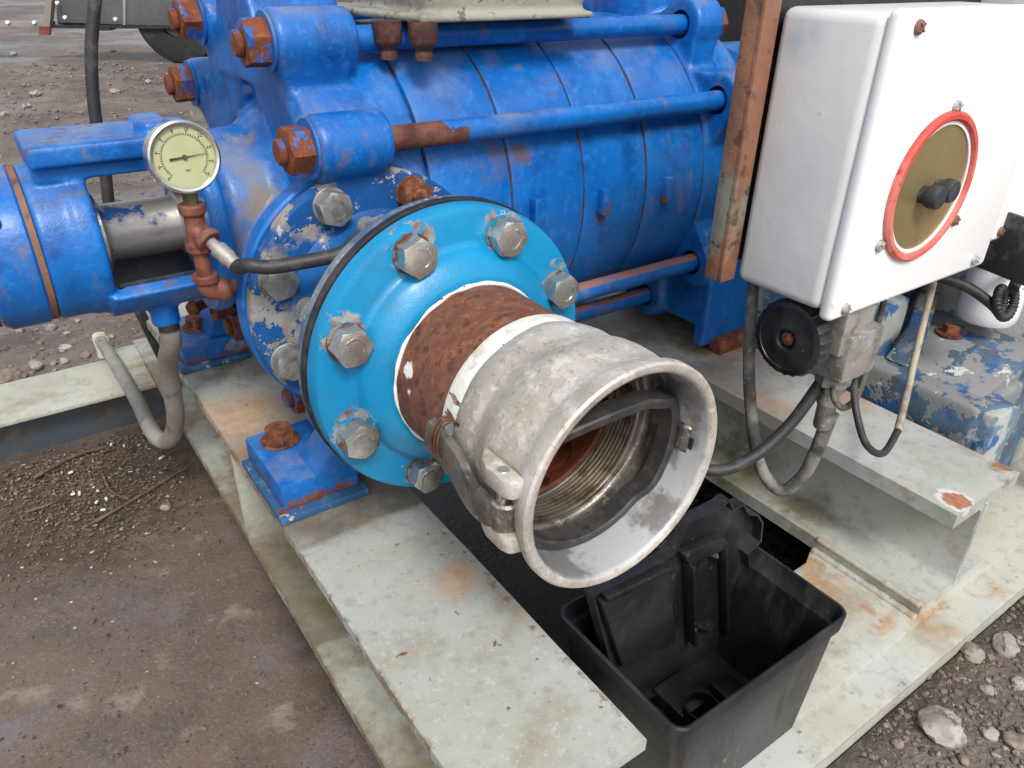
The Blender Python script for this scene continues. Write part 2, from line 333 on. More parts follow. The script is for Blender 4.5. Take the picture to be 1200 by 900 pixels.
m_chan = mat('cream_channel_paint', (.43, .425, .35), .45, 0, stain[:4] + [dict(col=(.13, .12, .10), s=80, lo=.66, hi=.72, k=.7), dict(col=(.45, .24, .10), col2=(.3, .14, .07), s=26, lo=.46, hi=.56, at=[(.44, -.165, -.37, .055), (.50, -.288, -.37, .05), (.60, -.29, -.37, .05), (.435, -.26, -.37, .03)], edge=.4, amp=.08, s2=45, k=.7)], bump=[(40, .0008)])
m_web = mat('dark_channel_web', (.06, .075, .095), .5, 0, [dict(col=(.075, .06, .045), s=10, lo=.45, hi=.6), dict(col=(.13, .10, .07), s=30, lo=.58, hi=.68)], bump=[(60, .001)])
m_pan = mat('rusty_wet_pan', (.128, .098, .082), .42, 0, [
    dict(col=(.19, .118, .068), s=5, lo=.45, hi=.68, k=.7), dict(col=(.095, .075, .068), s=9, lo=.46, hi=.62, k=.85, rough=.24), dict(col=(.27, .23, .19), s=16, lo=.60, hi=.70, k=.7),
    dict(col=(.16, .16, .19), s=7, lo=.55, hi=.7, k=.6, rough=.25), dict(col=(.17, .08, .055), s=34, lo=.62, hi=.72, k=.6), dict(col=(.04, .03, .027), s=150, lo=.62, hi=.67, k=.8), dict(col=(.22, .19, .165), s=240, lo=.57, hi=.64, k=.5),
    dict(col=(.05, .037, .028), col2=(.09, .065, .045), s=16, lo=.30, hi=.5, at=[(-.33, .62, -.46, .22), (-.45, .72, -.46, .2), (-.22, .70, -.46, .14)], edge=.5, amp=.1, rough=.85, h=.004),
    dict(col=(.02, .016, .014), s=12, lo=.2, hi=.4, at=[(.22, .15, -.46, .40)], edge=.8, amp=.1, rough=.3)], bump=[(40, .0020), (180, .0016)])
m_puddle = mat('puddle', (.05, .045, .045), .06, 0, [dict(col=(.015, .012, .01), s=30, lo=.48, hi=.51, rough=.2)], spec=.8)
m_ground = mat('muddy_ground', (.125, .098, .082), .75, 0, [dict(col=(.20, .165, .14), s=1.8, lo=.42, hi=.62), dict(col=(.07, .055, .05), s=5, lo=.48, hi=.64, rough=.4, k=.8), dict(col=(.26, .22, .19), s=26, lo=.58, hi=.70, k=.7), dict(col=(.05, .04, .035), s=60, lo=.58, hi=.68, k=.7),
    dict(col=(.16, .15, .155), s=1.2, lo=.50, hi=.62, rough=.28, k=.8, w=11), dict(col=(.40, .37, .34), s=110, lo=.68, hi=.71)], bump=[(14, .010), (55, .006), (180, .003)])
m_stone = mat('pale_stone', (.27, .245, .215), .8, 0, [dict(col=(.36, .34, .31), s=40, lo=.45, hi=.6), dict(col=(.13, .105, .09), s=60, lo=.52, hi=.64)], bump=[(120, .0015)])
m_stone2 = mat('brown_stone', (.17, .135, .115), .8, 0, [dict(col=(.26, .22, .19), s=30, lo=.45, hi=.6)], bump=[(120, .0015)])
m_plastic = mat('black_moulded_plastic', (.011, .011, .013), .36, 0, [dict(col=(.030, .030, .034), s=12, lo=.45, hi=.65), dict(col=(.10, .095, .085), s=110, lo=.68, hi=.73, k=.7, rough=.8), dict(col=(.045, .042, .04), s=30, st=(1, 1, .3), lo=.56, hi=.68, k=.7, rough=.6),
    dict(col=(.38, .36, .32), s=140, st=(1, 1, .45), lo=.57, hi=.62, at=(.10, -.30, -.35, .04), edge=.4, rough=.8), dict(col=(.24, .18, .13), s=80, lo=.45, hi=.55, at=[(.13, -.165, -.19, .025), (.19, -.15, -.165, .022)], edge=.4, amp=.02, rough=.9)], bump=[(350, .0002), (60, .0004)])
m_enc = mat('white_enclosure', (.66, .66, .66), .42, 0, [dict(col=(.56, .56, .57), s=5, lo=.45, hi=.7), dict(col=(.42, .42, .42), s=40, lo=.68, hi=.73, k=.7), dict(col=(.14, .26, .42), s=12, lo=.4, hi=.6, at=(.3, -.09, .275, .03), edge=.3, k=.5), dict(col=(.25, .25, .25), s=190, lo=.74, hi=.77)], bump=[(60, .0004)])  # blue-dark patch at the rear top corner is shading painted into the white
m_lid = mat('white_enclosure_lid', (.88, .88, .88), .35, 0, [dict(col=(.6, .6, .6), s=50, lo=.66, hi=.72, k=.6, band=(0, .28, .29, .318, .335), amp=.02)], bump=[(40, .0003)])
m_red = mat('red_ring', (.52, .065, .05), .6, 0, [dict(col=(.64, .20, .16), s=14, lo=.42, hi=.6), dict(col=(.42, .03, .03), s=60, lo=.6, hi=.7)], bump=[(120, .0004)])
m_brass = mat('tinted_window', (.36, .27, .11), .26, .6, [dict(col=(.44, .36, .20), s=6, lo=.40, hi=.70, rough=.4), dict(col=(.28, .18, .07), s=11, st=(1, 1, .3), lo=.56, hi=.75, k=.6)], bump=[(14, .0006)])
m_button = mat('black_button', (.03, .03, .035), .6, 0, [dict(col=(.07, .07, .075), s=90, lo=.5, hi=.65)], bump=[(300, .0002)])
m_screw = mat('steel_screw', (.50, .48, .46), .42, .7, [dict(col=(.28, .17, .12), s=70, lo=.6, hi=.68, metal=0)], bump=[(300, .0002)])
m_brscrew = mat('brown_screw', (.22, .11, .09), .6, .2, bump=[(300, .0002)])
m_angle = mat('rusted_angle_iron', (.20, .095, .058), .75, 0, [dict(col=(.27, .12, .065), s=22, lo=.45, hi=.62), dict(col=(.22, .25, .20), s=9, st=(1, 1, .5), lo=.56, hi=.62, k=.75), dict(col=(.08, .032, .024), s=60, lo=.58, hi=.66, k=.8)], bump=[(90, .0012)])
m_black = mat('black_paint', (.012, .012, .013), .45, 0, [dict(col=(.035, .03, .03), s=14, lo=.5, hi=.7)], bump=[(80, .0006)])
m_shroud = mat('scuffed_black_steel', (.022, .022, .024), .5, 0, [dict(col=(.075, .075, .08), s=9, lo=.50, hi=.54, rough=.4), dict(col=(.15, .15, .15), s=30, lo=.64, hi=.70, k=.6)], bump=[(60, .0006)])
m_hose = mat('black_hose', (.026, .026, .028), .52, 0, [dict(col=(.07, .065, .06), s=40, lo=.52, hi=.66, rough=.7), dict(col=(.15, .13, .10), s=90, lo=.66, hi=.72, k=.6)], bump=[(260, .0004)])
m_dusthose = mat('dusty_hose', (.075, .072, .068), .65, 0, [dict(col=(.22, .21, .19), s=30, lo=.45, hi=.62, rough=.85), dict(col=(.30, .29, .26), s=80, lo=.60, hi=.68), dict(col=(.025, .025, .026), s=22, lo=.58, hi=.68)], bump=[(200, .0006)])
m_greyhose = mat('grey_drain_hose', (.215, .20, .175), .5, 0, [dict(col=(.30, .28, .25), s=14, lo=.45, hi=.62), dict(col=(.13, .115, .10), s=34, lo=.58, hi=.68), dict(col=(.26, .29, .11), s=12, lo=.2, hi=.4, band=(2, -.5, -.48, -.40, -.375), amp=.02, k=.7), dict(col=(.02, .02, .02), s=20, lo=.1, hi=.2, band=(2, -.062, -.058, 0, .1), amp=.004)], bump=[(160, .0004)])
m_creamfit = mat('cream_plastic', (.58, .56, .44), .5, 0, [dict(col=(.42, .40, .30), s=40, lo=.5, hi=.65)])
m_cable = mat('grey_green_cable', (.075, .072, .055), .6, 0, [dict(col=(.16, .15, .12), s=30, lo=.46, hi=.62), dict(col=(.24, .22, .17), s=100, lo=.6, hi=.7)], bump=[(200, .0004)])
m_beige = mat('beige_cable', (.36, .32, .24), .6, 0, [dict(col=(.20, .17, .13), s=30, lo=.5, hi=.62)], bump=[(160, .0005)])
m_valve = mat('grey_cast_valve', (.42, .40, .37), .5, .55, [dict(col=(.24, .23, .21), s=40, lo=.48, hi=.62), dict(col=(.50, .48, .44), s=100, lo=.58, hi=.66)], bump=[(200, .0005)])
m_fit = mat('dull_hose_fitting', (.33, .315, .285), .55, .4, [dict(col=(.22, .20, .165), s=50, lo=.48, hi=.62), dict(col=(.46, .45, .42), s=120, lo=.58, hi=.66)], bump=[(200, .0005)])
m_rustfit = mat('rusty_pipe_fitting', (.155, .046, .028), .6, 0, [dict(col=(.21, .078, .048), s=40, lo=.45, hi=.6), dict(col=(.10, .03, .02), s=60, lo=.56, hi=.66)], bump=[(160, .0006)])
m_brassfit = mat('green_brass', (.13, .12, .055), .45, .7, [dict(col=(.42, .33, .14), s=60, lo=.62, hi=.66)])
m_steel = mat('stainless', (.62, .59, .56), .22, .95, [dict(col=(.45, .42, .40), s=60, lo=.5, hi=.65, rough=.4)])
m_shaft = mat('oily_steel_shaft', (.46, .43, .39), .36, .7, [dict(col=(.14, .12, .11), s=16, st=(.4, 1, 1), lo=.52, hi=.68, rough=.45, k=.8), dict(col=(.01, .05, .16), s=24, lo=.58, hi=.66, rough=.4, metal=0)], bump=[(160, .0003)])
m_dark = mat('oily_dark_cavity', (.02, .02, .024), .4, 0, [dict(col=(.03, .045, .10), s=24, lo=.52, hi=.62), dict(col=(.06, .05, .045), s=50, lo=.58, hi=.68)], bump=[(90, .001)])
m_dial = mat('gauge_dial', (.42, .45, .25), .25, 0, [dict(col=(.38, .40, .21), s=30, lo=.45, hi=.65)], coat=.8)
m_ink = mat('gauge_ink', (.03, .03, .025), .5)
m_jbox = mat('weathered_grey_casting', (.30, .29, .25), .7, 0, [dict(col=(.20, .19, .16), s=9, lo=.46, hi=.62), dict(col=(.12, .11, .09), s=70, lo=.60, hi=.66), dict(col=(.34, .17, .07), s=26, lo=.63, hi=.70)], bump=[(140, .0012), (30, .002)])
m_dkrust = mat('dark_rusty_bolt', (.055, .022, .017), .8, 0, [dict(col=(.12, .045, .03), s=50, lo=.50, hi=.62)], bump=[(160, .0010)])
m_engine = mat('peeling_blue_engine', (.055, .085, .125), .5, 0, [dict(col=(.08, .17, .29), s=6, lo=.54, hi=.60, k=.6, w=31), dict(col=(.20, .205, .21), s=12, lo=.47, hi=.485, rough=.75, h=-.0008, ro=.66), dict(col=(.02, .085, .22), s=20, lo=.55, hi=.6), dict(col=(.16, .085, .045), s=12, lo=.58, hi=.68, rough=.9), dict(col=(.45, .46, .44), s=34, lo=.64, hi=.66, rough=.8)], bump=[(120, .001)])
m_engine2 = mat('pale_blue_engine', (.12, .20, .29), .5, 0, [dict(col=(.38, .39, .37), s=12, lo=.46, hi=.50, rough=.75, ro=.66), dict(col=(.03, .12, .28), s=20, lo=.60, hi=.63), dict(col=(.25, .15, .08), s=24, lo=.65, hi=.70, rough=.9)], bump=[(120, .001)])
m_filter = mat('white_filter_paint', (.72, .73, .75), .3, 0, [dict(col=(.05, .06, .12), s=50, lo=.64, hi=.66, band=(2, -.08, -.05, .1, .2), k=.9)], coat=.3)
m_trail = mat('grey_trailer_steel', (.10, .105, .11), .5, .2, [dict(col=(.17, .17, .175), s=1.2, lo=.45, hi=.65), dict(col=(.35, .34, .32), s=8, lo=.68, hi=.72)], bump=[(20, .004)])
m_trailw = mat('weathered_deck', (.22, .20, .18), .7, 0, [dict(col=(.30, .28, .26), s=2, lo=.45, hi=.65)])
m_tyre = mat('tyre', (.016, .016, .017), .7, 0, [dict(col=(.05, .045, .04), s=8, lo=.5, hi=.7)], bump=[(40, .004)])
m_wood = mat('twig_bark', (.10, .065, .045), .8, 0, [dict(col=(.17, .12, .085), s=60, lo=.5, hi=.6)])
m_pellet2 = mat('pale_grit', (.27, .22, .17), .8, 0, [dict(col=(.5, .46, .4), s=200, lo=.5, hi=.6)])
m_gravel = mat('gravel_mix', (.15, .12, .10), .8, 0, [dict(col=(.30, .27, .24), s=60, lo=.56, hi=.62), dict(col=(.07, .055, .05), s=45, lo=.54, hi=.6)])
m_litter = mat('litter', (.115, .085, .062), .8, 0, [dict(col=(.22, .17, .13), s=90, lo=.54, hi=.62), dict(col=(.04, .03, .025), s=60, lo=.55, hi=.62), dict(col=(.30, .26, .22), s=140, lo=.69, hi=.72)])
m_pellet = mat('white_chip', (.66, .63, .57), .6, 0, [dict(col=(.5, .42, .3), s=120, lo=.5, hi=.65)])
m_plates = mat('pad_plate_blue', (.02, .085, .20), .6, 0, [dict(col=(.05, .16, .30), s=30, lo=.48, hi=.6), dict(col=(.40, .40, .39), s=70, lo=.60, hi=.63, rough=.8), dict(col=RUST, s=40, lo=.60, hi=.66, rough=.9)], bump=[(140, .0008)])
m_foot = bluepaint('blue_foot_paint', .66, grime=.25, extra=[dict(col=(.14, .04, .018), col2=(.25, .10, .05), s=26, lo=.42, hi=.5, band=(2, -.3, -.24, -.180, -.170), amp=.03, s2=60, rough=.9, h=-.0004, w=19)])

rnd = random.Random(5)
_b = bmesh.new(); bmesh.ops.create_icosphere(_b, subdivisions=1, radius=1); _b.verts.index_update()
ICV = [v.co.copy() for v in _b.verts]; ICF = [[v.index for v in f.verts] for f in _b.faces]; _b.free()
def scatter(name, items, mt):
    """items: (centre, radius, stretch, turn, seed) -> one mesh of small stones"""
    vs = []; fs = []
    for c, r, k, a, sd in items:
        o = len(vs); ca, sa = cos(a), sin(a)
        for v in ICV:
            d = 1+.33*noise.noise(v*1.6+V((sd, sd*.3, 0))); x, y, z = v.x*d*k[0]*r, v.y*d*k[1]*r, v.z*d*k[2]*r
            vs.append((c[0]+x*ca-y*sa, c[1]+x*sa+y*ca, c[2]+z))
        fs += [[i+o for i in f] for f in ICF]
    me = bpy.data.meshes.new(name); me.from_pydata(vs, [], fs); me.materials.append(mt); return link(name, me)
NB = bmesh.new
YP, ZP, RR = .38, .053, .231            # pump axis, tie-rod circle
RODA = [30, 60, 120, 150, 210, 240, 300, 330]
def rodp(a): a = R_(a+1.3); return YP-RR*sin(a), ZP+RR*cos(a)

# ================================================================== GROUND
GZ = -.40
def gz(x, y):
    d = max(0, -.335-y, y-.975, -1.0-x, x-1.5); k = min(1, .30+d*1.2)
    return GZ-.004+k*(noise.noise(V((x*1.3, y*1.3, 3)))*.022+noise.noise(V((x*5, y*5, 7)))*.011+noise.noise(V((x*17, y*17, 1)))*.006)
def graded(a, b, c, n):                 # fine around c, coarse far out
    out = []
    for i in range(n+1):
        t = 2*i/n-1; s = abs(t)**3.2*(1 if t > 0 else -1)
        out.append(c+(s*(b-c) if s > 0 else s*(c-a)))
    return out
bm = NB(); xs = sorted(graded(-60, 70, .2, 230)+[-1.0, -.99]); ys = sorted(graded(-40, 120, .8, 230)+[-.336, -.329, .966, .974])
grid = []
for y in ys:
    row = []
    for x in xs:
        z = gz(x, y)
        if -.995 < x < 1.49 and -.331 < y < .969: z = -.52
        row.append(bm.verts.new((x, y, z)))
    grid.append(row)
for j in range(len(ys)-1):
    for i in range(len(xs)-1): bm.faces.new((grid[j][i], grid[j][i+1], grid[j+1][i+1], grid[j+1][i]))
tag(obj('ground', bm, m_ground, None, 180), kind='structure')

def stone_bm(bm, c, r, seed, flat=.7):
    q = bmesh.ops.create_icosphere(bm, subdivisions=3 if r > .008 else 2, radius=1)
    k = V((rnd.uniform(.75, 1.3), rnd.uniform(.75, 1.2), flat)); rot = Matrix.Rotation(rnd.uniform(0, 6.3), 3, 'Z')
    for v in q['verts']:
        p = v.co.copy(); p *= 1+.34*noise.noise(p*1.3+V((seed, seed*.7, 0)))-.22*abs(noise.noise(p*2.2+V((seed, 0, 4))))
        p = V((round(p.x*3)/3*.35+p.x*.65, p.y, p.z)); v.co = V(c)+rot @ V((p.x*k.x*r, p.y*k.y*r, p.z*k.z*r))
# gravel that nobody could count
gr = []
for i in range(7400):
    if i < 5200: px_, py_ = rnd.uniform(.28, 1.1), rnd.uniform(-.64, -.338); r = rnd.choice((.001, .0015, .0015, .0022, .003, .0042))
    else:
        t = rnd.random()**1.6; py_ = 1.0+t*5; px_ = rnd.uniform(-.6, .5)+t*rnd.uniform(-.3, 1.2); r = rnd.choice((.0025, .004, .005, .008))*(1+t)
    gr.append(((px_, py_, gz(px_, py_)+r*.2), r, (rnd.uniform(.7, 1.4), 1, .65), rnd.uniform(0, 6), i))
tag(scatter('gravel', gr, m_gravel), 'small brown gravel scattered over the muddy yard', 'gravel', kind='stuff')
STN = [(1105, 855, 24, 1, 'largest pale grey stone on the mud in front of the skid edge'), (1140, 766, 15, 1, 'pale grey flattish stone lying beside a rounded stone near skid edge'), (1178, 757, 17, 1, 'smooth rounded tan stone on the mud near skid edge'),
       (1157, 808, 9, 1, None), (1160, 860, 10, 1, None), (1085, 790, 8, 0, None), (1052, 870, 9, 0, None), (1195, 800, 9, 1, None), (1130, 890, 8, 0, None), (1190, 870, 12, 0, None),
       (41, 428, 11, 1, 'rounded pale stone just behind the cream cross channel'), (6, 440, 15, 0, 'flat grey brown stone beside the cream cross channel'), (75, 421, 6, 1, None), (22, 386, 7, 0, None), (100, 415, 6, 0, None), (60, 382, 6, 1, None), (62, 424, 5, 0, None), (118, 408, 5, 1, None), (90, 375, 5, 1, None),
       (32, 125, 7, 1, None), (135, 108, 7, 1, None), (15, 64, 6, 1, None), (174, 97, 5, 1, None), (42, 112, 8, 1, None), (5, 135, 7, 1, None), (133, 60, 5, 0, None), (85, 60, 4, 0, None)]
for k, (x, y, r, pale, lab) in enumerate(STN):
    p = uz(x, y, GZ); dep = (p-CP).dot(fw); rr = r*dep/CF; p.z = gz(p.x, p.y)+rr*.25
    if y < 300: rr *= .8
    bm = NB(); stone_bm(bm, p, rr, k*1.7, .62)
    tag(obj('stone', bm, m_stone if pale else m_stone2, None, 38), lab or ('small pale stone' if pale else 'small brown stone')+(' in the open yard toward the trailer' if y < 300 else ' in the mud behind the cream cross channel' if y < 600 else ' in the mud along the front skid edge'), 'stone', 'loose stones in the yard')
p = uz(75, 404, GZ); bm = NB(); lathe(bm, [(0, 0), (.012, 0), (.013, .003), (.010, .004), (.004, .0045), (0, .004)], (p.x, p.y, gz(p.x, p.y)), (.1, 0, 1), 24)
tag(obj('bottle_cap', bm, m_engine2, None), 'small flattened blue cap lying on the mud', 'cap')

# ================================================================== SKID FRAME
sk = thing('skid_frame', (.2, .3, -.40), 'cream painted welded steel skid frame carrying the blue pump', 'skid frame')
def ibeam(name, x0, x1, y0, y1, zt, zb, mt, tf=.0125, tw=.008):
    bm = NB(); xc = (x0+x1)/2; b = .0025
    pts = [(x0, zb), (x1, zb), (x1, zb+tf), (xc+tw/2+.009, zb+tf), (xc+tw/2+.003, zb+tf+.003), (xc+tw/2, zb+tf+.009), (xc+tw/2, zt-tf-.009), (xc+tw/2+.003, zt-tf-.003), (xc+tw/2+.009, zt-tf), (x1, zt-tf), (x1, zt), (x0, zt), (x0, zt-tf),
           (xc-tw/2-.009, zt-tf), (xc-tw/2-.003, zt-tf-.003), (xc-tw/2, zt-tf-.009), (xc-tw/2, zb+tf+.009), (xc-tw/2-.003, zb+tf+.003), (xc-tw/2-.009, zb+tf), (x0, zb+tf)]
    n = 60; rings = []
    for i in range(n+1):                                   # light waviness of a worn edge
        y = y0+(y1-y0)*i/n
        rings.append([bm.verts.new((x+(.0009*noise.noise(V((x*9, y*14, z*9))) if x in (x0, x1) else 0), y, z)) for x, z in pts])
    for A, B in zip(rings, rings[1:]):
        for i in range(len(pts)): bm.faces.new((A[i], A[(i+1) % len(pts)], B[(i+1) % len(pts)], B[i]))
    bm.faces.new(rings[0][::-1]); bm.faces.new(rings[-1])
    es = [e for e in bm.edges if len(e.link_faces) == 2 and e.calc_face_angle(0) > .6]
    bmesh.ops.bevel(bm, geom=es, offset=.0014, segments=2, affect='EDGES')
    return obj(name, bm, mt, sk, 40)
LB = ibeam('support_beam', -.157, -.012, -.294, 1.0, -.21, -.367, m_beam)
RB = ibeam('support_beam', .473, .62, -.288, 1.0, -.21, -.3695, m_beam2, .0195)
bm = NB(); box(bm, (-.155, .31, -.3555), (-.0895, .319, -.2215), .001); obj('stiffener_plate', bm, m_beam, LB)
# rear cross channel
bm = NB(); box(bm, (-1.0, .82, -.377), (1.5, .972, -.368), .002); obj('cross_channel', bm, m_chan, sk)
bm = NB(); box(bm, (-1.0, .862, -.475), (1.5, .874, -.3765), .001); obj('channel_web', bm, m_web, sk)
bm = NB(); box(bm, (-.20, .905, -.369), (-.13, .985, -.356), .002); obj('packing_plate', bm, m_chan, sk)
# front channel and deck strip
bm = NB(); box(bm, (-1.0, -.336, -.381), (1.5, -.15, -.373), .002); obj('front_channel', bm, m_chan, sk)
bm = NB(); box(bm, (-1.0, -.334, -.495), (1.5, -.322, -.3805), .001); obj('channel_web', bm, m_chan, sk)
bm = NB(); prism(bm, [(.0, -.294, -.3735), (1.3, -.294, -.3735), (1.3, -.14, -.3735), (.462, -.140, -.3735), (.44, -.152, -.3735), (.0, -.16, -.3735)], (0, 0, .0055), .001); obj('deck_strip', bm, m_chan, sk)
# pan floor
bm = NB(); box(bm, (-1.0, -.325, -.475), (1.5, .866, -.46)); obj('pan_floor', bm, m_pan, sk)
bm = NB()
pts = [(.47, -.05), (.53, .02), (.60, .05), (.58, -.06), (.52, -.12), (.46, -.13), (.40, -.10), (.42, -.06)]
lathe(bm, [(0, 0), (.17, 0)], (.48, -.03, -.4565), (0, 0, 1), 40, wob=lambda th, t: 1+.25*sin(3*th)+.15*sin(5*th+1)); tag(obj('puddle', bm, m_puddle, sk), 'shallow pool of dark rainwater')
# weld beads of the right-hand beam
def weld(pa, pb, r, n):
    bm = NB(); pa, pb = V(pa), V(pb)
    path = [pa.lerp(pb, i/(n*3)) for i in range(n*3+1)]
    sweep(bm, path, circ(r, 10), scale=[1+.16*noise.noise(V((i*.45, 3, r*900))) for i in range(len(path))]); return bm
obj('weld_bead', weld((.4740, -.286, -.3515), (.4740, -.14, -.3515), .0040, 14), m_chan, RB, 180)
obj('weld_bead', weld((.4685, -.288, -.3675), (.4685, -.14, -.3675), .0052, 14), m_chan, RB, 180)
obj('weld_bead', weld((.545, -.2885, -.352), (.548, -.2885, -.225), .002, 26), m_beam2, RB, 60)
# second, shorter beam stub and gusset at the engine side
bm = NB(); prism(bm, [(.86, -.285, -.367), (.875, -.285, -.367), (.875, -.285, -.15), (.80, -.285, -.15)], (0, .012, 0), .001); obj('gusset_plate', bm, m_beam2, sk)

# ================================================================== PAN LITTER
lt = []; lt2 = []
for i in range(6500):
    x = -.31+rnd.gauss(0, 1)*.09; y = .66+rnd.gauss(0, 1)*.085-.2*(x+.3)
    if rnd.random() < .35: x = rnd.uniform(-.62, -.17); y = .82-abs(rnd.gauss(0, .05))
    if rnd.random() < .06: x = rnd.uniform(-.5, -.17); y = rnd.uniform(.1, .6)
    if y > .855 or x < -.9 or (x > -.165 and rnd.random() < .8): continue
    r = rnd.choice((.0007, .001, .0013, .0018, .0026)); h = rnd.uniform(0, .006)*max(0, 1-((x+.31)**2+(y-.68)**2)/.05)
    (lt2 if rnd.random() < .06 else lt).append(((x, y, -.459+h), r, (rnd.uniform(.7, 2), rnd.uniform(.6, 1.2), rnd.uniform(.3, .8)), rnd.uniform(0, 6), i))
tag(scatter('debris', lt, m_litter), 'dark grit and leaf litter heaped in the rusty pan corner', 'debris', kind='stuff')
tag(scatter('pale_grit', lt2, m_pellet2), 'pale grit grains mixed into the pan litter', 'grit', kind='stuff')
for k, (x, y) in enumerate([(83, 580), (93, 580), (112, 590), (125, 586), (130, 522), (145, 523), (186, 538), (115, 576), (80, 555), (124, 597)]):
    p = uz(x, y, -.452); bm = NB(); L_ = rnd.uniform(.004, .009); a = rnd.uniform(0, pi)
    cyl(bm, p, (cos(a), sin(a), .1), .0022, L_, 12, .0006)
    tag(obj('white_chip', bm, m_pellet), 'tiny white chip lying in the dark litter of the rusty pan', 'chip', 'white chips in the pan litter')
p = uz(194, 594, -.455); bm = NB(); stone_bm(bm, p, .010, 3.3, .6); tag(obj('stone', bm, m_stone), 'small pinkish stone lying at the edge of the pan litter', 'stone')
for k, (a, b, c, r, lab) in enumerate([((40, 560), (85, 535), (122, 524), .0035, 'short stick lying in the pan litter by the channel'), ((105, 615), (165, 580), (230, 540), .0028, 'long thin dark twig reaching from litter toward the beam'),
        ((120, 555), (130, 575), (150, 585), .0025, 'bent dark twig in the middle of the pan litter'), ((30, 600), (60, 590), (78, 578), .0022, 'thin pale twig at the left of the pan litter')]):
    bm = NB(); tube(bm, [uz(*q, -.449) for q in (a, b, c)], r, 8, 6, scale=(1, .5)); tag(obj('twig', bm, m_wood), lab, 'twig')

# ================================================================== PUMP
pu = thing('multistage_pump', (.2, YP, -.21), 'bright blue cast multistage pump with long tie rods bolted to the skid', 'pump')
XA = V((1, 0, 0))
# --- suction casing
bm = NB()
lathe(bm, [(0, -.03), (.135, -.03), (.16, -.046), (.192, -.05), (.203, -.042), (.2065, -.02), (.2065, .074), (.203, .0765), (0, .0765)], (0, YP, ZP), XA, 96)
lathe(bm, [(0, -.115), (.088, -.115), (.096, -.105), (.10, -.06), (.125, -.03), (.14, .0), (0, .0)], (0, YP, ZP), XA, 72)
for a in RODA:
    y, z = rodp(a); xe = {30: .030, 60: .022}.get(a, .02)
    cyl(bm, (-.057, y, z), XA, .0315, xe+.057, 28, .004)
    d = V((0, y-YP, z-ZP)).normalized(); n = XA.cross(d)
    c0 = V((0, YP, ZP))+d*.12; c1 = V((0, y, z)); w0, w1 = .052, .031
    prism(bm, [c0+n*w0+XA*-.045, c1+n*w1+XA*-.052, c1-n*w1+XA*-.052, c0-n*w0+XA*-.045], XA*(xe+.04))
prism(bm, [(-.045, .27, .235), (-.045, .20, .165), (-.045, .30, .12), (-.045, .36, .22)], (.07, 0, 0))
prism(bm, [(-.05, .335, .30), (-.05, .43, .30), (-.05, .47, .20), (-.05, .29, .20)], (.10, 0, 0))
# nozzle belly and neck
lathe(bm, [(0, 0), (.118, 0), (.112, .05), (.104, .09), (.102, .13), (.108, .155), (0, .155)], (0, .355, .0), (0, -1, 0), 64)
# feet
for s in (1, -1):
    f0, f1 = (YP-s*.255, YP-s*.14); y0, y1 = min(f0, f1), max(f0, f1)
    box(bm, (-.150, y0, -.2005), (-.062, y1, -.170), .002)
    yi = f1; yo = f0
    prism(bm, [(-.075, yo+s*.03, -.185), (-.075, yi+s*.02, -.185), (-.05, yi+s*.09, -.05), (-.05, yi-s*.01, -.05)], (.075, 0, 0))
cast('suction_casing', bm, m_case, pu, .0038, 5)
# front foot: crisp pad plate + gusset
for s, nm in ((1, 'front'), (-1, 'rear')):
    y0, y1 = sorted((YP-s*.268, YP-s*.135))
    bm = NB(); box(bm, (-.158, y0, -.2095), (-.056, y1, -.2005), .0015); obj('foot_pad', bm, m_plates, pu)
bm = NB(); box(bm, (-.1505, .1245, -.2005), (-.0615, .241, -.168), .003); 
prism(bm, [(-.128, .1242, -.188), (-.0622, .1242, -.188), (-.0622, .1242, -.128), (-.078, .1242, -.128)], (0, .05, 0), .003)
ft = obj('foot', bm, m_foot, pu)
bm = NB(); box(bm, (-.1505, .520, -.2005), (-.045, .632, -.168), .005); prism(bm, [(-.11, .525, -.17), (-.05, .525, -.17), (-.04, .50, -.06), (-.08, .50, -.06)], (0, .10, 0), .006); obj('foot', bm, m_foot, pu)
# --- stage casings
JX = [.0775, .183, .292, .399, .508]
for i in range(4):
    bm = NB(); x0, x1 = JX[i]+.0006, JX[i+1]-.0006; r = .205+(.0, .0008, .0003, .001)[i]
    lathe(bm, [(.15, x0), (r-.0025, x0), (r-.0005, x0+.001), (r, x0+.003), (r, x0+.02), (r+.0006, x0+.05), (r, x1-.02), (r, x1-.003), (r-.0005, x1-.001), (r-.0025, x1), (.15, x1)], (0, YP, ZP), XA, 128, True)
    st = obj('stage_casing', bm, m_stage, pu, 30)
    xb = (None, .213, .320, .432)[i]
    if xb:
        zb = .062 if i == 1 else .058
        bm = NB(); box(bm, (xb-.0065, YP-r-.012, zb-.0165), (xb+.0065, YP-r+.01, zb+.0165), .0015); obj('boss', bm, m_nutboss, st)
bm = NB()
for x in JX[1:4]: lathe(bm, [(.16, -.002), (.2035, -.002), (.2035, .002), (.16, .002)], (x, YP, ZP), XA, 96, True)
obj('stage_seal', bm, m_rubber, pu)
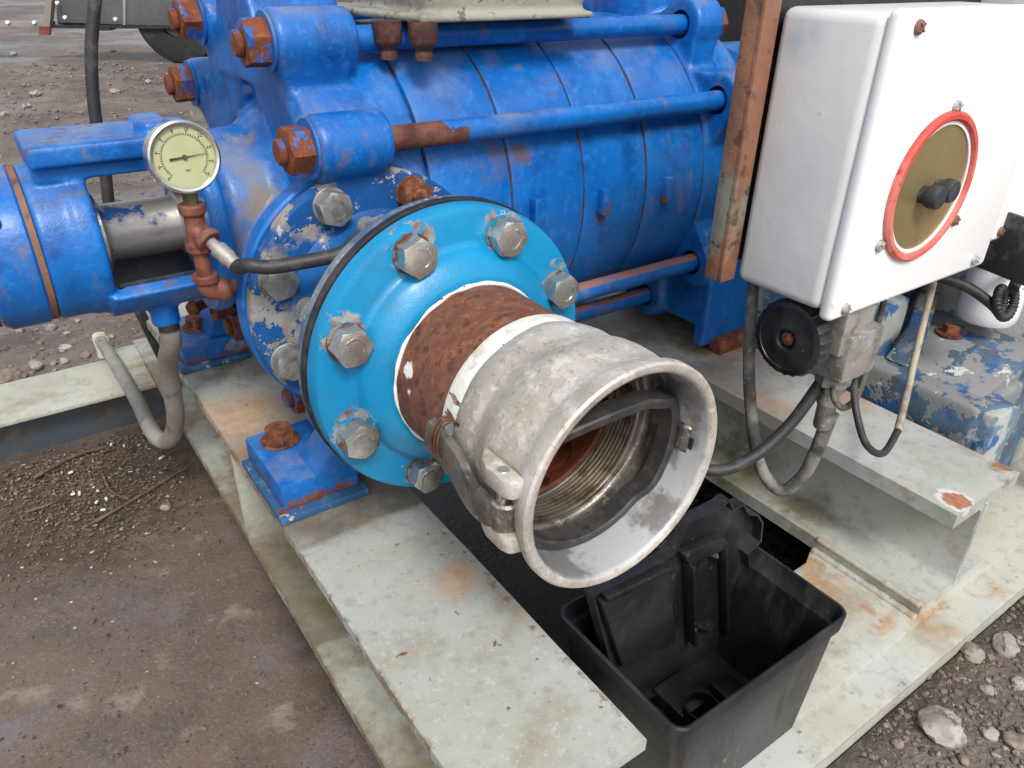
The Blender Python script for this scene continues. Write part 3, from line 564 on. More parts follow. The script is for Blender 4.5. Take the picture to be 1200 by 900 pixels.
# --- discharge casing
bm = NB(); cut = NB()
lathe(bm, [(0, 0), (.205, 0), (.208, .004), (.208, .10), (.20, .115), (.15, .125), (0, .125)], (.5085, YP, ZP), XA, 96)
for a in RODA:
    y, z = rodp(a)
    d = V((0, y-YP, z-ZP)).normalized(); n = XA.cross(d); c0 = V((.513, YP, ZP))+d*.15; c1 = V((.516, y, z))
    cyl(bm, (.516, y, z), XA, .036, .052, 28, .004)
    prism(bm, [c0+n*.085, c1+n*.036, c1-n*.036, c0-n*.085], XA*.046)
    cyl(cut, (.49, y, z), XA, .0185, .06, 24)
box(bm, (.527, .148, -.2005), (.632, .24, -.02), .004)
prism(bm, [(.540, .150, -.15), (.632, .150, -.15), (.632, .205, .02), (.540, .205, .02)], (0, .12, 0))
box(bm, (.527, .52, -.2005), (.632, .612, -.02), .004)
lathe(bm, [(0, 0), (.085, 0), (.076, .05), (.074, .30), (0, .30)], (.566, YP, .20), (0, 0, 1), 48)
box(cut, (.515, .165, -.23), (.60, .243, -.165), 0)
cast('discharge_casing', bm, m_cast2, pu, .0038, 4, cut)
bm = NB(); lathe(bm, [(0, 0), (.052, 0), (.052, .02), (.040, .026), (.040, .10), (.062, .104), (.062, .13), (0, .13)], (.633, YP, ZP), XA, 48); obj('gland_housing', bm, m_blue, pu)
# --- tie rods, washers, nuts
bmn = NB(); hexhead(bmn, .0405, .023); cyl(bmn, (0, 0, .0225), (0, 0, 1), .0125, .008, 20, .002); nut_me = mesh(bmn, m_nut, 30, 'nut')
bmw = NB(); lathe(bmw, [(.013, 0), (.0285, 0), (.0285, .0028), (.013, .0028)], (0, 0, 0), (0, 0, 1), 36, True); was_me = mesh(bmw, m_blue, 30, 'washer')
for i, a in enumerate(RODA):
    y, z = rodp(a)
    bm = NB(); cyl(bm, (-.03, y, z), XA, .0128, .60, 28, .002); obj('tie_rod', bm, m_rod, pu)
    link('washer', was_me, pu, orient((-.0565, y, z), -XA)); link('nut', nut_me, pu, orient((-.0588, y, z), -XA, .3+i*.7))
    link('nut', nut_me, pu, orient((.567, y, z), XA, i*.5))
# --- suction flange of the pump
bm = NB(); lathe(bm, [(.07, .213), (.128, .213), (.1395, .211), (.142, .208), (.1425, .2), (.1415, .191), (.139, .1885), (.07, .1885)], (0, 0, 0), (0, 1, 0), 128, True); obj('suction_flange', bm, m_blue, pu)
# --- bearing frame, shaft, end cover
bm = NB()
lathe(bm, [(.045, -.293), (.079, -.293), (.082, -.289), (.082, -.262), (.0845, -.255), (.0845, -.239), (.082, -.236), (.045, -.236)], (0, YP, ZP), XA, 80, True)
box(bm, (-.282, .320, .1405), (-.112, .425, .1615), .003)
box(bm, (-.280, .332, .1245), (-.112, .415, .145), .002)
box(bm, (-.280, .340, .10), (-.25, .41, .13), .002)
cyl(bm, (-.162, .342, .15), (0, 0, 1), .018, .024, 6, .002); box(bm, (-.172, .325, .15), (-.14, .41, .171), .004)
lathe(bm, [(.062, -.136), (.106, -.136), (.109, -.132), (.109, -.116), (.062, -.116)], (0, YP, ZP), XA, 80, True)
# trough under the shaft
for sg in (1,):
    n = 40; pr = []
    for i in range(n+1):
        th = R_(-57)+R_(114)*i/n; pr.append((th,))
    outer = [(YP+.091*sin(t[0]), ZP-.091*cos(t[0])) for t in pr]; inner = [(YP+.076*sin(t[0]), ZP-.076*cos(t[0])) for t in pr[::-1]]
    prism(bm, [(-.242, y, z) for y, z in outer+inner], (.13, 0, 0))
cyl(bm, (-.188, .352, -.055), (0, 0, 1), .016, .03, 24)
cast('bearing_frame', bm, m_frame, pu, .0028, 4)
bm = NB(); n = 30
pr = [R_(-56)+R_(112)*i/n for i in range(n+1)]
prism(bm, [(-.231, YP+.0752*sin(t), ZP-.0752*cos(t)) for t in pr]+[(-.231, YP+.070*sin(t), ZP-.070*cos(t)) for t in pr[::-1]], (.10, 0, 0)); obj('trough_lining', bm, m_dark, pu)
bm = NB(); lathe(bm, [(0, 0), (.044, 0), (.046, .002), (.046, .02), (.034, .024), (.0315, .028), (.0315, .10), (.036, .102), (.036, .112), (.05, .114), (.05, .14), (0, .14)], (-.250, YP, ZP), XA, 64); obj('shaft', bm, m_shaft, pu)
bm = NB(); lathe(bm, [(.03, -.298), (.080, -.298), (.0828, -.301), (.0828, -.335), (.078, -.343), (.055, -.346), (.03, -.346)], (0, YP, ZP), XA, 80, True); cov = obj('bearing_cover', bm, m_blue, pu)
bm = NB(); lathe(bm, [(.03, -.2985), (.0805, -.2985), (.0805, -.2925), (.03, -.2925)], (0, YP, ZP), XA, 64, True); obj('cover_gasket', bm, m_angle, pu)
bm = NB(); cyl(bm, (-.36, YP, ZP), XA, .028, .07, 32); obj('shaft_end', bm, m_shaft, pu)
bmn = NB(); hexhead(bmn, .017, .008); hb_me = mesh(bmn, m_rustbolt, 30, 'cover_bolt')
for a in (20, 65, 110, 155, 200, 245, 290, 335): link('cover_bolt', hb_me, pu, orient((-.3445, YP+.068*sin(R_(a)), ZP+.068*cos(R_(a))), -XA, a))
n_ = V((0, -.83, .56)); bm = NB(); lathe(bm, [(0, .006), (.0028, .006), (.0035, .004), (.007, .0035), (.0075, .001), (.0075, -.004), (0, -.004)], V((-.325, YP, ZP))+n_.normalized()*.0828, n_, 24); obj('grease_plug', bm, m_dark, cov)
# foot bolts
bmn = NB(); cyl(bmn, (0, 0, 0), (0, 0, 1), .0225, .0035, 32, .001); hexhead(bmn, .0285, .015, .0035); fb_me = mesh(bmn, m_rustbolt, 30, 'foot_bolt')
link('foot_bolt', fb_me, pu, orient((-.118, .212, -.1685), (0, 0, 1), .4)); link('foot_bolt', fb_me, pu, orient((-.112, .575, -.1685), (0, 0, 1), .2))
bmn = NB(); hexhead(bmn, .018, .010); cyl(bmn, (0, 0, -.02), (0, 0, 1), .0075, .02, 16); jb_me = mesh(bmn, m_rustbolt, 30, 'jack_bolt')
p = uz(262, 386, -.15); link('jack_bolt', jb_me, pu, orient((-.095, .49, -.115), (-.8, -.3, .1), .2)); link('jack_bolt', jb_me, pu, orient((-.125, .49, -.10), (-.6, -.5, .1), .9))
# rusty shim under discharge foot
bm = NB(); box(bm, (.55, .128, -.2105), (.655, .152, -.188), .003); tag(obj('rusty_shim', bm, m_rustbolt), 'rusty red brown steel shim beside the right blue pump foot', 'shim')

# ================================================================== FLAKING ADAPTER SPOOL
ad = thing('flange_adapter', (0, .11, -.14), 'dark blue flanged adapter spool with paint flaking to grey primer', 'adapter')
YN = V((0, -1, 0))
bm = NB(); lathe(bm, [(.07, -.188), (.1375, -.188), (.1385, -.186), (.1385, -.172), (.1365, -.169), (.098, -.169), (.092, -.163), (.088, -.15), (.085, -.12), (.085, -.06), (.09, -.05), (.094, -.044), (.07, -.044)], (0, 0, 0), YN, 128, True)
obj('flange', bm, m_flaky, ad)
bm = NB(); lathe(bm, [(.07, -.0445), (.136, -.0445), (.1415, -.042), (.1425, -.038), (.1425, -.0285), (.07, -.0285)], (0, 0, 0), YN, 128, True); obj('rim_flange', bm, m_greyblue, ad)
bmn = NB(); cyl(bmn, (0, 0, 0), (0, 0, 1), .019, .003, 32, .0006); hexhead(bmn, .0315, .0155, .003, marks=True); db_me = mesh(bmn, m_dullbolt, 30, 'bolt')
bmn = NB(); cyl(bmn, (0, 0, 0), (0, 0, 1), .018, .002, 32, .0006); hexhead(bmn, .031, .017, .002); cyl(bmn, (0, 0, .018), (0, 0, 1), .009, .006, 20, .002); rb_me = mesh(bmn, m_rustbolt, 30, 'bolt')
for k in range(8):
    t = R_(22.5+45*k); link('bolt', rb_me if k in (1, 5) else db_me, ad, orient((.118*cos(t), .169, .118*sin(t)), YN, k*.37))

# ================================================================== TEAL FLANGED PIPE
tp = thing('flanged_pipe', (0, -.03, -.1425), 'teal painted pipe flange with rusty stub pipe and eight zinc bolts', 'pipe')
bm = NB(); lathe(bm, [(.070, .0195), (.1395, .0195), (.1425, .0175), (.1425, .006), (.1405, .002), (.1345, .0), (.113, -.0002), (.1085, -.0015), (.106, -.0045), (.104, -.009), (.099, -.0135), (.0935, -.0175), (.0870, -.0215), (.0820, -.0225), (.070, -.018)], (0, 0, 0), (0, 1, 0), 160, True)
obj('flange', bm, m_teal, tp, 40)
bm = NB(); lathe(bm, [(.075, .0285), (.1435, .0285), (.1445, .027), (.1445, .021), (.1435, .0195), (.075, .0195)], (0, 0, 0), (0, 1, 0), 160, True); obj('gasket', bm, m_rubber, tp)
bm = NB(); lathe(bm, [(.0715, .02), (.0792, .02), (.0792, -.128), (.0785, -.13), (.0715, -.13)], (0, 0, 0), (0, 1, 0), 128, True); pp = obj('stub_pipe', bm, m_rustpipe, tp)
bm = NB(); lathe(bm, [(.0708, .13), (.0712, .02), (.0712, -.1295), (.0717, -.1295), (.0717, .13)], (0, 0, 0), (0, 1, 0), 96, True); obj('pipe_bore', bm, m_rustbore, pp)
bm = NB(); cyl(bm, (0, .128, 0), (0, 1, 0), .077, .004, 64); obj('inner_wall', bm, m_rustbore, pp)
bm = NB()                                                       # white paint line round the weld
path = [V((.0803*cos(t)*(1+.004*noise.noise(V((cos(t)*4, sin(t)*4, 0)))), -.0240-.0016*noise.noise(V((cos(t)*5, sin(t)*5, 2))), .0803*sin(t))) for t in [2*pi*i/160 for i in range(160)]]
sweep(bm, path, circ(.0016, 8), True, scale=[max(.15, 1+1.1*noise.noise(V((q.x*60, 5, q.z*60)))) for q in path]); obj('paint_line', bm, m_white, tp)
bmn = NB(); hexhead(bmn, .0305, .0145, 0, marks=True); bt_me = mesh(bmn, m_bolt, 28, 'bolt')
bmn = NB(); hexhead(bmn, .031, .017); cyl(bmn, (0, 0, .0165), (0, 0, 1), .0098, .026, 20, .002); nt_me = mesh(bmn, m_dullbolt, 30, 'nut')
bmn = NB(); cyl(bmn, (0, 0, -.016), (0, 0, 1), .0195, .017, 32, .0006); wt_me = mesh(bmn, m_rustbolt, 30, 'washer')
for k in range(8):
    t = R_(22.5+45*k); q = (.12*cos(t), 0, .12*sin(t))
    bmw = None
    link('bolt', bt_me, tp, orient((q[0], -.0032, q[2]), YN, .25+k*.61))
    bm = NB(); lathe(bm, [(.006, 0), (.0178, 0), (.0178, .0032), (.006, .0032)], (q[0], .0005, q[2]), YN, 32, True); obj('washer', bm, m_wash, tp)
    link('nut', nt_me, tp, orient((q[0], .0445, q[2]), -YN, k*.4))

# ================================================================== CAM LOCK COUPLING
cl = thing('cam_lock_coupling', (0, -.16, -.1), 'weathered grey aluminium cam lock hose coupling open toward the viewer', 'coupling')
bm = NB()
lathe(bm, [(.0835, .0885), (.0865, .0870), (.0885, .090), (.0886, .108), (.0885, .112), (.0850, .114)], (0, 0, 0), YN, 128, True, wob=lambda th, t: 1+.006*noise.noise(V((cos(th)*3, sin(th)*3, t*90)))); obj('sealant_band', bm, m_white, cl)
bm = NB()
def lobed(th, t):      # soft octagonal wrench lobes near the pipe end
    k = max(0, 1-abs(t-.125)/.03); return 1+.012*k*cos(8*th)
prof = [(.0848, .108), (.0872, .108), (.0895, .110), (.0918, .116), (.0930, .124), (.0928, .133), (.0915, .140), (.0918, .146), (.0945, .154), (.0970, .162), (.0980, .172), (.0978, .184), (.0965, .194), (.0962, .203), (.0985, .210), (.1022, .219), (.1018, .2255), (.1000, .2275), (.0955, .2275),
        (.0930, .2260), (.0918, .2230), (.0915, .178), (.0950, .176), (.0950, .160), (.0890, .158), (.0870, .156), (.0862, .150), (.0862, .12)]
u_ = lathe(bm, prof, (0, 0, 0), YN, 160, True, wob=lobed)
# recess slots where the cam noses enter: left and right
cut = NB(); box(cut, (.07, -.212, -.030), (.14, -.186, .000), 0)
for s in (1, -1):       # ears
    for dz in (.0145, -.0365):
        prism(bm, [(s*.093, -.219, dz+.003), (s*.106, -.216, dz+.003), (s*.1095, -.207, dz+.003), (s*.1095, -.188, dz+.003), (s*.106, -.177, dz+.003), (s*.093, -.162, dz+.003)], (0, 0, .0165), .0035)
me_ = bpy.data.meshes.new('t'); bmesh.ops.recalc_face_normals(bm, faces=bm.faces); bm.to_mesh(me_); bm.free()
me_.materials.append(m_alu); me_.materials.append(m_aluin); me_.materials.append(m_lever)
for f in me_.polygons:
    c = f.center; r = math.hypot(c.x, c.z)
    if r < .0955 and c.y > -.2262 and f.normal.x*c.x+f.normal.z*c.z < 0 and c.y < -.15: f.material_index = 1
    if r < .0955 and -.177 < c.y < -.149 and f.normal.x*c.x+f.normal.z*c.z < .3*r: f.material_index = 2
me_.polygons.foreach_set('use_smooth', [True]*len(me_.polygons)); me_.set_sharp_from_angle(angle=R_(38))
cb = link('body', me_, cl)
bm = NB(); pr = []
for k in range(7):
    t = .152-.0043*k; pr += [(.0808, t), (.0808, t-.0010), (.0838, t-.0021), (.0838, t-.0033)]
pr = [(.0864, .1545), (.0822, .1545)]+pr+[(.0864, .121)]
lathe(bm, pr, (0, 0, 0), YN, 96, True); obj('thread', bm, m_machined, cb, 30)
# rubber seal that has slipped out of its groove
bm = NB(); cpts = []
for i in range(28):
    th = 2*pi*i/28                       # 0 = +X, pi/2 = top
    r, y = .0865, -.180
    x, z = r*cos(th), r*sin(th)
    a = math.degrees(th)
    if 20 <= a <= 160:                   # upper part sags inward and forward
        k = sin(pi*(a-20)/140); z -= .034*k**.8; y -= .022*k; x *= 1-.06*k
        if a < 60: x += .002; y -= .010*k
    elif a < 20 or a > 320: y -= .006
    cpts.append((x, y, z))
path = crom(cpts, 5, True)
sec = [(-.0075, -.0045), (.0075, -.0045), (.0090, -.0030), (.0090, .0030), (.0075, .0045), (-.0075, .0045), (-.0090, .0030), (-.0090, -.0030)]
sweep(bm, path, sec, True, upv=(0, 1, .05)); obj('rubber_seal', bm, m_seal, cl, 30)
# cam nose seen through the slot on the right
bm = NB(); prism(bm, [(.0895, -.2085, -.022), (.0895, -.189, -.022), (.089, -.186, -.008), (.089, -.2035, -.006)], (.012, 0, 0), .0015); obj('cam_nose', bm, m_wire, cl)
bm = NB(); box(bm, (.0905, -.212, -.027), (.0921, -.184, -.003), .001); obj('cam_slot', bm, m_dark, cl)
# levers (both sides), pins, pull rings
for s in (-1, 1):
    bm = NB()
    path = crom([V((s*.100, -.2085, -.008)), V((s*.104, -.198, -.008)), V((s*.107, -.186, -.008)), V((s*.1075, -.170, -.008)), V((s*.1045, -.153, -.006)), V((s*.1015, -.135, -.001)), V((s*.1015, -.116, .005)), V((s*.1035, -.097, .010))], 5)
    sc = [(.0035, -.0150), (.0045, -.012), (.0045, .012), (.0035, .0150), (-.0035, .0150), (-.0045, .012), (-.0045, -.012), (-.0035, -.0150)]
    sweep(bm, path, sc, upv=(s, .0, 0), scale=[.8+.30*i/len(path) for i in range(len(path))])
    cyl(bm, (s*.0985, -.199, -.0195), (0, 0, 1), .0115, .0265, 28, .002)
    lv = obj('lever', bm, m_lever, cl, 40)
    bm = NB(); cyl(bm, (s*.101, -.199, -.034), (0, 0, 1), .0048, .0688, 20, .0006); obj('pin', bm, m_steel, lv)
    for j in range(3):
        bm = NB(); rp = [V((s*(.0975+.012*cos(t)), -.110-.0045*j, .011+.0195*sin(t))) for t in [2*pi*i/40 for i in range(40)]]
        sweep(bm, rp, circ(.0012, 8), True); obj('pull_ring', bm, m_wire, lv)

for o_ in list(cl.children):             # final size of the casting, measured against the flange
    for q_ in [o_]+list(o_.children):
        for v_ in q_.data.vertices:
            c_ = v_.co; v_.co = V((c_.x*.915, -(.100+(-c_.y-.087)*.936), c_.z*.915))

# ================================================================== PRESSURE GAUGE, TEE, HOSE
ga = thing('pressure_gauge', (-.166, .2, .13), 'round steel pressure gauge with pale yellow dial on rusty tee', 'gauge')
gc = uy(215.5, 184, .2); gn = V((.06, -1, .10)).normalized()
bm = NB(); lathe(bm, [(0, -.024), (.027, -.024), (.0295, -.021), (.0298, -.004), (.0318, -.003), (.0322, .0), (.0318, .004), (.0300, .0052), (.0278, .0045), (.0272, .001), (0, .0005)], gc, gn, 72); obj('case', bm, m_steel, ga)
bm = NB(); lathe(bm, [(0, 0), (.0274, 0)], gc+gn*.0012, gn, 64); dl = obj('dial', bm, m_dial, ga)
gx = V((1, 0, 0)); gx = (gx-gn*gx.dot(gn)).normalized(); gy = gn.cross(gx)*1.0
if gy.z < 0: gy = -gy
MG = Matrix((gx, gy, gn)).transposed().to_4x4(); MG.translation = gc
def txt(s, size, mt, parent, mtx, name='numeral'):
    cu = bpy.data.curves.new('t', 'FONT'); cu.body = s; cu.size = size; cu.align_x = 'CENTER'; cu.align_y = 'CENTER'
    t = bpy.data.objects.new('t', cu); COL.objects.link(t); dg = bpy.context.evaluated_depsgraph_get(); dg.update()
    me = bpy.data.meshes.new_from_object(t.evaluated_get(dg)); bpy.data.objects.remove(t); me.materials.clear(); me.materials.append(mt)
    return link(name, me, parent, mtx)
bm = NB()
for k in range(46):
    a = R_(225-k*6); L_ = .0040 if k % 5 == 0 else .0018; r0 = .0196
    box(bm, (r0, -.00022, .0015), (r0+L_, .00022, .0017), mtx=MG @ Matrix.Rotation(a, 4, 'Z'))
n = 90
for k in range(n):
    a = R_(225-270*k/n); a2 = R_(225-270*(k+1)/n)
    vs = [bm.verts.new(MG @ V((r*cos(t), r*sin(t), .0016))) for r, t in ((.0194, a), (.0197, a), (.0197, a2), (.0194, a2))]; bm.faces.new(vs)
obj('scale', bm, m_ink, dl, 0)
for k in range(10):
    a = R_(225-k*30); txt(str(k*2), .0042, m_ink, dl, MG @ Matrix.Translation((.0243*cos(a), .0243*sin(a), .0016)))
txt('bar', .0036, m_ink, dl, MG @ Matrix.Translation((.001, -.0115, .0016)))
bm = NB(); Mn = MG @ Matrix.Rotation(R_(4), 4, 'Z')
prism(bm, [Mn @ V(q) for q in ((-.0135, -.0011, .0022), (-.0135, .0011, .0022), (-.004, .0008, .0022), (.0, .0005, .0022), (.0205, .0001, .0022), (.0205, -.0001, .0022), (0, -.0005, .0022), (-.004, -.0008, .0022))], gn*.0004)
nd = obj('needle', bm, m_ink, dl); bm = NB(); lathe(bm, [(0, .0038), (.0018, .0038), (.0022, .0030), (.0022, .001), (0, .001)], gc, gn, 24); obj('needle_hub', bm, m_brassfit, nd)
sx, sy = gc.x+.0, .2
bm = NB(); cyl(bm, (sx, sy+.006, gc.z-.0315-.014), (0, 0, 1), .0070, .018, 6, .0008); obj('stem', bm, m_brassfit, ga)
zt = gc.z-.044
fi = thing('pipe_tee', (sx, sy, .03), 'rusty red pipe tee and elbow below the pressure gauge', 'pipe fitting')
bm = NB(); a_ = V((sx, sy+.006, 0))
lathe(bm, [(0, 0), (.0115, 0), (.0125, .001), (.0125, .008), (.0095, .010), (.0095, .036), (.0125, .038), (.0125, .046), (.0115, .047), (0, .047)], a_+V((0, 0, zt-.047)), (0, 0, 1), 28)
bd = V((.40, -.74, -.54)).normalized(); tc = a_+V((0, 0, zt-.025))
lathe(bm, [(0, 0), (.0095, 0), (.0095, .010), (.0125, .012), (.0125, .019), (0, .019)], tc, bd, 28)
cast('tee', bm, m_rustfit, fi, .0012, 3)
bm = NB(); cyl(bm, a_+V((0, 0, zt-.075)), (0, 0, 1), .0075, .035, 24); obj('nipple', bm, m_rustfit, fi)
bm = NB(); ez = zt-.082
lathe(bm, [(0, 0), (.0115, 0), (.0122, .001), (.0122, .008), (.0095, .010), (.0095, .014), (0, .014)], a_+V((0, 0, ez+.012)), (0, 0, -1), 28)
tube(bm, [a_+V((0, 0, ez+.006)), a_+V((.001, 0, ez-.003)), a_+V((.006, .001, ez-.008)), a_+V((.014, .002, ez-.009))], .0095, 20, 6)
lathe(bm, [(0, 0), (.0095, 0), (.0120, .002), (.0120, .009), (0, .009)], a_+V((.010, .001, ez-.009)), (1, .1, 0), 28)
cast('elbow', bm, m_rustfit, fi, .0012, 3)
bm = NB(); cyl(bm, a_+V((.015, .0015, ez-.009)), (1, .25, 0), .0072, .08, 24); obj('nipple', bm, m_rustfit, fi)
ho = thing('gauge_hose', (-.14, .17, .06), 'thin black rubber hose curving from the rusty tee behind the flanges', 'hose')
f0 = tc+bd*.017
bm = NB(); lathe(bm, [(0, 0), (.0052, 0), (.0056, .002), (.0060, .011), (.0085, .012), (.0085, .026), (.0072, .028), (.0072, .034), (0, .034)], f0, bd, 24); obj('hose_fitting', bm, m_fit, ho)
h0 = f0+bd*.030
hp = [h0, h0+bd*.010, uy(290, 311, .134), uy(315, 313, .126), uy(350, 308, .118), uy(400, 297, .105), V((-.04, .105, .0945)), V((.02, .105, .0985)), V((.085, .10, .065)), V((.115, .075, -.01)), V((.14, .05, -.06)), V((.17, .01, -.10)), V((.20, -.05, -.150)), uy(832, 551, -.10), uy(880, 537, -.12), uy(925, 498, -.132), uy(962, 448, -.14), uy(985, 415, -.145)]
bm = NB(); tube(bm, hp, .0068, 16, 8); obj('hose', bm, m_hose, ho)

# ================================================================== GREY DRAIN HOSE, TALL BLACK HOSE
dh = thing('drain_hose', (-.18, .6, -.40), 'grey plastic drain hose looping down from the bearing frame to the channel', 'hose')
bm = NB(); tip = uz(118, 399, -.338)
hp = [V((-.188, .352, -.035)), V((-.187, .352, -.075)), uy(197, 430, .40), uy(206, 490, .46), uy(197, 516, .50), uy(180, 508, .55), uy(160, 468, .68), uy(138, 430, .83), tip]
tube(bm, hp, .0118, 20, 10, scale=(1.03, .96)); obj('hose', bm, m_greyhose, dh)
d_ = (hp[-1]-hp[-2]).normalized(); bm = NB(); lathe(bm, [(0, -.004), (.0135, -.004), (.0135, .010), (.0115, .014), (0, .016)], tip, d_, 28); cyl(bm, tip+V((.0, .01, -.04)), (0, 0, 1), .012, .05, 20, .002); obj('end_fitting', bm, m_creamfit, dh)
bh = thing('riser_hose', (-.16, .75, -.46), 'thick black hose rising behind the blue bearing frame', 'hose')
bm = NB(); tube(bm, [uy(112, -80, .72), uy(112, -10, .72), uy(107, 60, .72), uy(111, 130, .72), uy(122, 190, .72), uy(131, 260, .72), V((-.17, .74, -.15)), V((-.12, .77, -.40)), V((-.10, .78, -.459))], .0085, 18, 8); obj('hose', bm, m_hose, bh)

# ================================================================== GREY JUNCTION BOX ON TOP
jb = thing('terminal_box', (.19, .30, .265), 'weathered grey cast terminal box standing on top of the pump', 'box')
bm = NB()
x0, x1, y0, y1 = .082, .316, .205, .40
box(bm, (x0+.004, y0, .2665), (x1, y1, .274), .003); prism(bm, [(x0-.03, .43, .2665), (x0+.004, y0, .2665), (x0+.03, y0, .2665), (x0+.03, .43, .2665)], (0, 0, .0085), .002)
box(bm, (x0+.012, y0+.006, .274), (x1-.006, y1-.006, .40), .012, 3)
cast('body', bm, m_jbox, jb, .003, 4)
bm = NB(); lathe(bm, [(0, 0), (.07, 0), (.05, .012), (0, .012)], (.20, .36, .252), (0, 0, 1), 32); obj('saddle', bm, m_jbox, jb)
for x, y in ((.067, .245), (.094, .2175)):
    bm = NB(); lathe(bm, [(0, 0), (.0155, 0), (.0155, -.018), (.0135, -.022), (.0095, -.025), (.0085, -.028), (.0095, -.030), (.0090, -.037), (0, -.037)], (x, y, .2675), (0, 0, 1), 28); obj('bolt', bm, m_dkrust, jb)

# ================================================================== WHITE ENCLOSURE + BRACKET
en = thing('electrical_enclosure', (.446, -.12, .03), 'white electrical enclosure with red ringed window and twin black buttons', 'enclosure')
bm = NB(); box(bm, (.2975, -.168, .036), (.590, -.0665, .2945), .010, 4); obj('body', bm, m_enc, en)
bm = NB(); box(bm, (.2995, -.1815, .029), (.593, -.1665, .298), .006, 3); ld = obj('lid', bm, m_lid, en)
rc = uy(1089, 221, -.1815); rc = V((rc.x, -.1815, rc.z)); RG = .0712
bm = NB(); lathe(bm, [(RG-.0088, -.004), (RG, -.004), (RG, .0035), (RG-.0025, .0058), (RG-.0068, .0058), (RG-.0088, .0035)], rc, YN, 96, True); rg = obj('red_ring', bm, m_red, ld)
bm = NB(); lathe(bm, [(RG-.0120, -.004), (RG-.0086, -.004), (RG-.0086, .0022), (RG-.0120, .0022)], rc, YN, 96, True); obj('inner_ring', bm, m_lid, ld)
bm = NB(); lathe(bm, [(0, .0006), (RG-.0115, .0006)], rc, YN, 80); wd = obj('window', bm, m_brass, ld)
for dx, dz in ((-.012, -.0035), (.011, -.0005)):
    bm = NB(); lathe(bm, [(0, 0), (.0085, 0), (.0085, .007), (.0105, .008), (.0112, .010), (.0112, .0165), (.0098, .019), (.005, .0195), (0, .019)], rc+V((dx, 0, dz)), YN, 32); obj('push_button', bm, m_button, wd)
bms = NB(); lathe(bms, [(0, .0042), (.003, .004), (.0055, .0026), (.0062, .0), (0, 0)], (0, 0, 0), (0, 0, 1), 24); box(bms, (-.0045, -.0006, .0030), (.0045, .0006, .0048)); box(bms, (-.0006, -.0045, .0030), (.0006, .0045, .0048))
sc_me = mesh(bms, m_screw, 30, 'screw'); sc2 = sc_me.copy(); sc2.materials.clear(); sc2.materials.append(m_brscrew)
for x, y, me in ((1076, 32, sc2), (990, 362, sc_me), (1141, 305, sc_me), (1120, 125, sc_me), (1030, 288, sc_me), (1118, 258, sc2)):
    q = uy(x, y, -.1815); link('screw', me, ld, orient((q.x, -.1815, q.z), YN, x*.1))
link('screw', sc_me, ld, orient((.578, -.1815, .283), YN, .4))
br = thing('mounting_bracket', (1.05, -.03, -.37), 'rusted steel angle bracket with black back plate holding the white enclosure', 'bracket')
bm = NB(); box(bm, (.2735, -.0685, .038), (.2955, -.0625, .335), .0012); box(bm, (.2735, -.0635, .038), (.2785, -.046, .335), .0012); obj('angle_iron', bm, m_angle, br)
bm = NB(); box(bm, (.2785, -.0625, .055), (1.10, -.0565, .325), .001); obj('back_plate', bm, m_black, br)
bm = NB(); box(bm, (1.03, -.0565, -.374), (1.08, -.0065, .325), .003); obj('post', bm, m_black, br)
bm = NB(); box(bm, (1.02, -.29, -.381), (1.09, .05, -.367), .002); obj('post_base', bm, m_black, br)
e2 = thing('electrical_enclosure', (.78, -.11, .03), 'second white enclosure with plain lid beside the one with buttons', 'enclosure')
q = uy(1160, 284, -.155)
bm = NB(); box(bm, (q.x, -.145, q.z+.006), (q.x+.25, -.0566, .33), .008, 3); obj('body', bm, m_enc, e2)
bm = NB(); box(bm, (q.x-.002, -.157, q.z), (q.x+.252, -.144, .335), .006, 3); l2 = obj('lid', bm, m_lid, e2)
link('screw', sc2, l2, orient((q.x+.012, -.157, q.z+.012), YN, .4))

# ================================================================== VALVE, HANDWHEEL, HOSES BELOW THE ENCLOSURE
va = thing('hydraulic_valve', (.385, -.15, -.05), 'grey metal valve block hanging under the white enclosure', 'valve')
vt = uy(985, 372, -.15); vb = uy(985, 462, -.15)
bm = NB(); xc = .392; box(bm, (xc-.031, -.176, -.062), (xc+.031, -.124, -.004), .006); cyl(bm, (xc, -.15, -.006), (0, 0, 1), .024, .046, 8, .001); cyl(bm, (xc-.002, -.15, -.078), (0, 0, 1), .019, .02, 6, .001)
box(bm, (xc-.040, -.170, -.028), (xc-.02, -.130, .022), .003)
obj('block', bm, m_valve, va)
hw = thing('handwheel', (.33, -.145, -.005), 'black ribbed plastic handwheel with rusty centre bolt under the enclosure', 'handwheel')
wc = ux(926, 396, .318)
bm = NB(); RW = .0405
def knurl(th, t):
    k = max(0, cos(26*th))**4; return 1+.028*k
lathe(bm, [(.0100, -.018), (.034, -.018), (.0385, -.015), (.0405, -.010), (.0405, .002), (.0388, .0055), (.0350, .0070), (.0325, .0072), (.0320, .0064), (.0180, .0064), (.0165, .0070), (.0115, .0070), (.0100, .004)], wc, -XA, 208, True, wob=lambda th, t: knurl(th, t) if -.016 < t < .006 else 1); obj('wheel', bm, m_plastic, hw)
bm = NB(); cyl(bm, wc+XA*.016, -XA, .0105, .016, 20); obj('hub_recess', bm, m_dark, hw)
bmn = NB(); hexhead(bmn, .0125, .0046); cyl(bmn, (0, 0, .0044), (0, 0, 1), .003, .002, 14); link('centre_bolt', mesh(bmn, m_rustbolt, 30, 'b'), hw, orient(wc-XA*.001, -XA, .3))
bm = NB(); cyl(bm, wc+XA*.012, XA, .010, .05, 20); obj('stem', bm, m_valve, hw)
hh = thing('hydraulic_hose', (.36, -.13, -.2), 'dusty hydraulic hose with crimped fitting looping below the valve', 'hose')
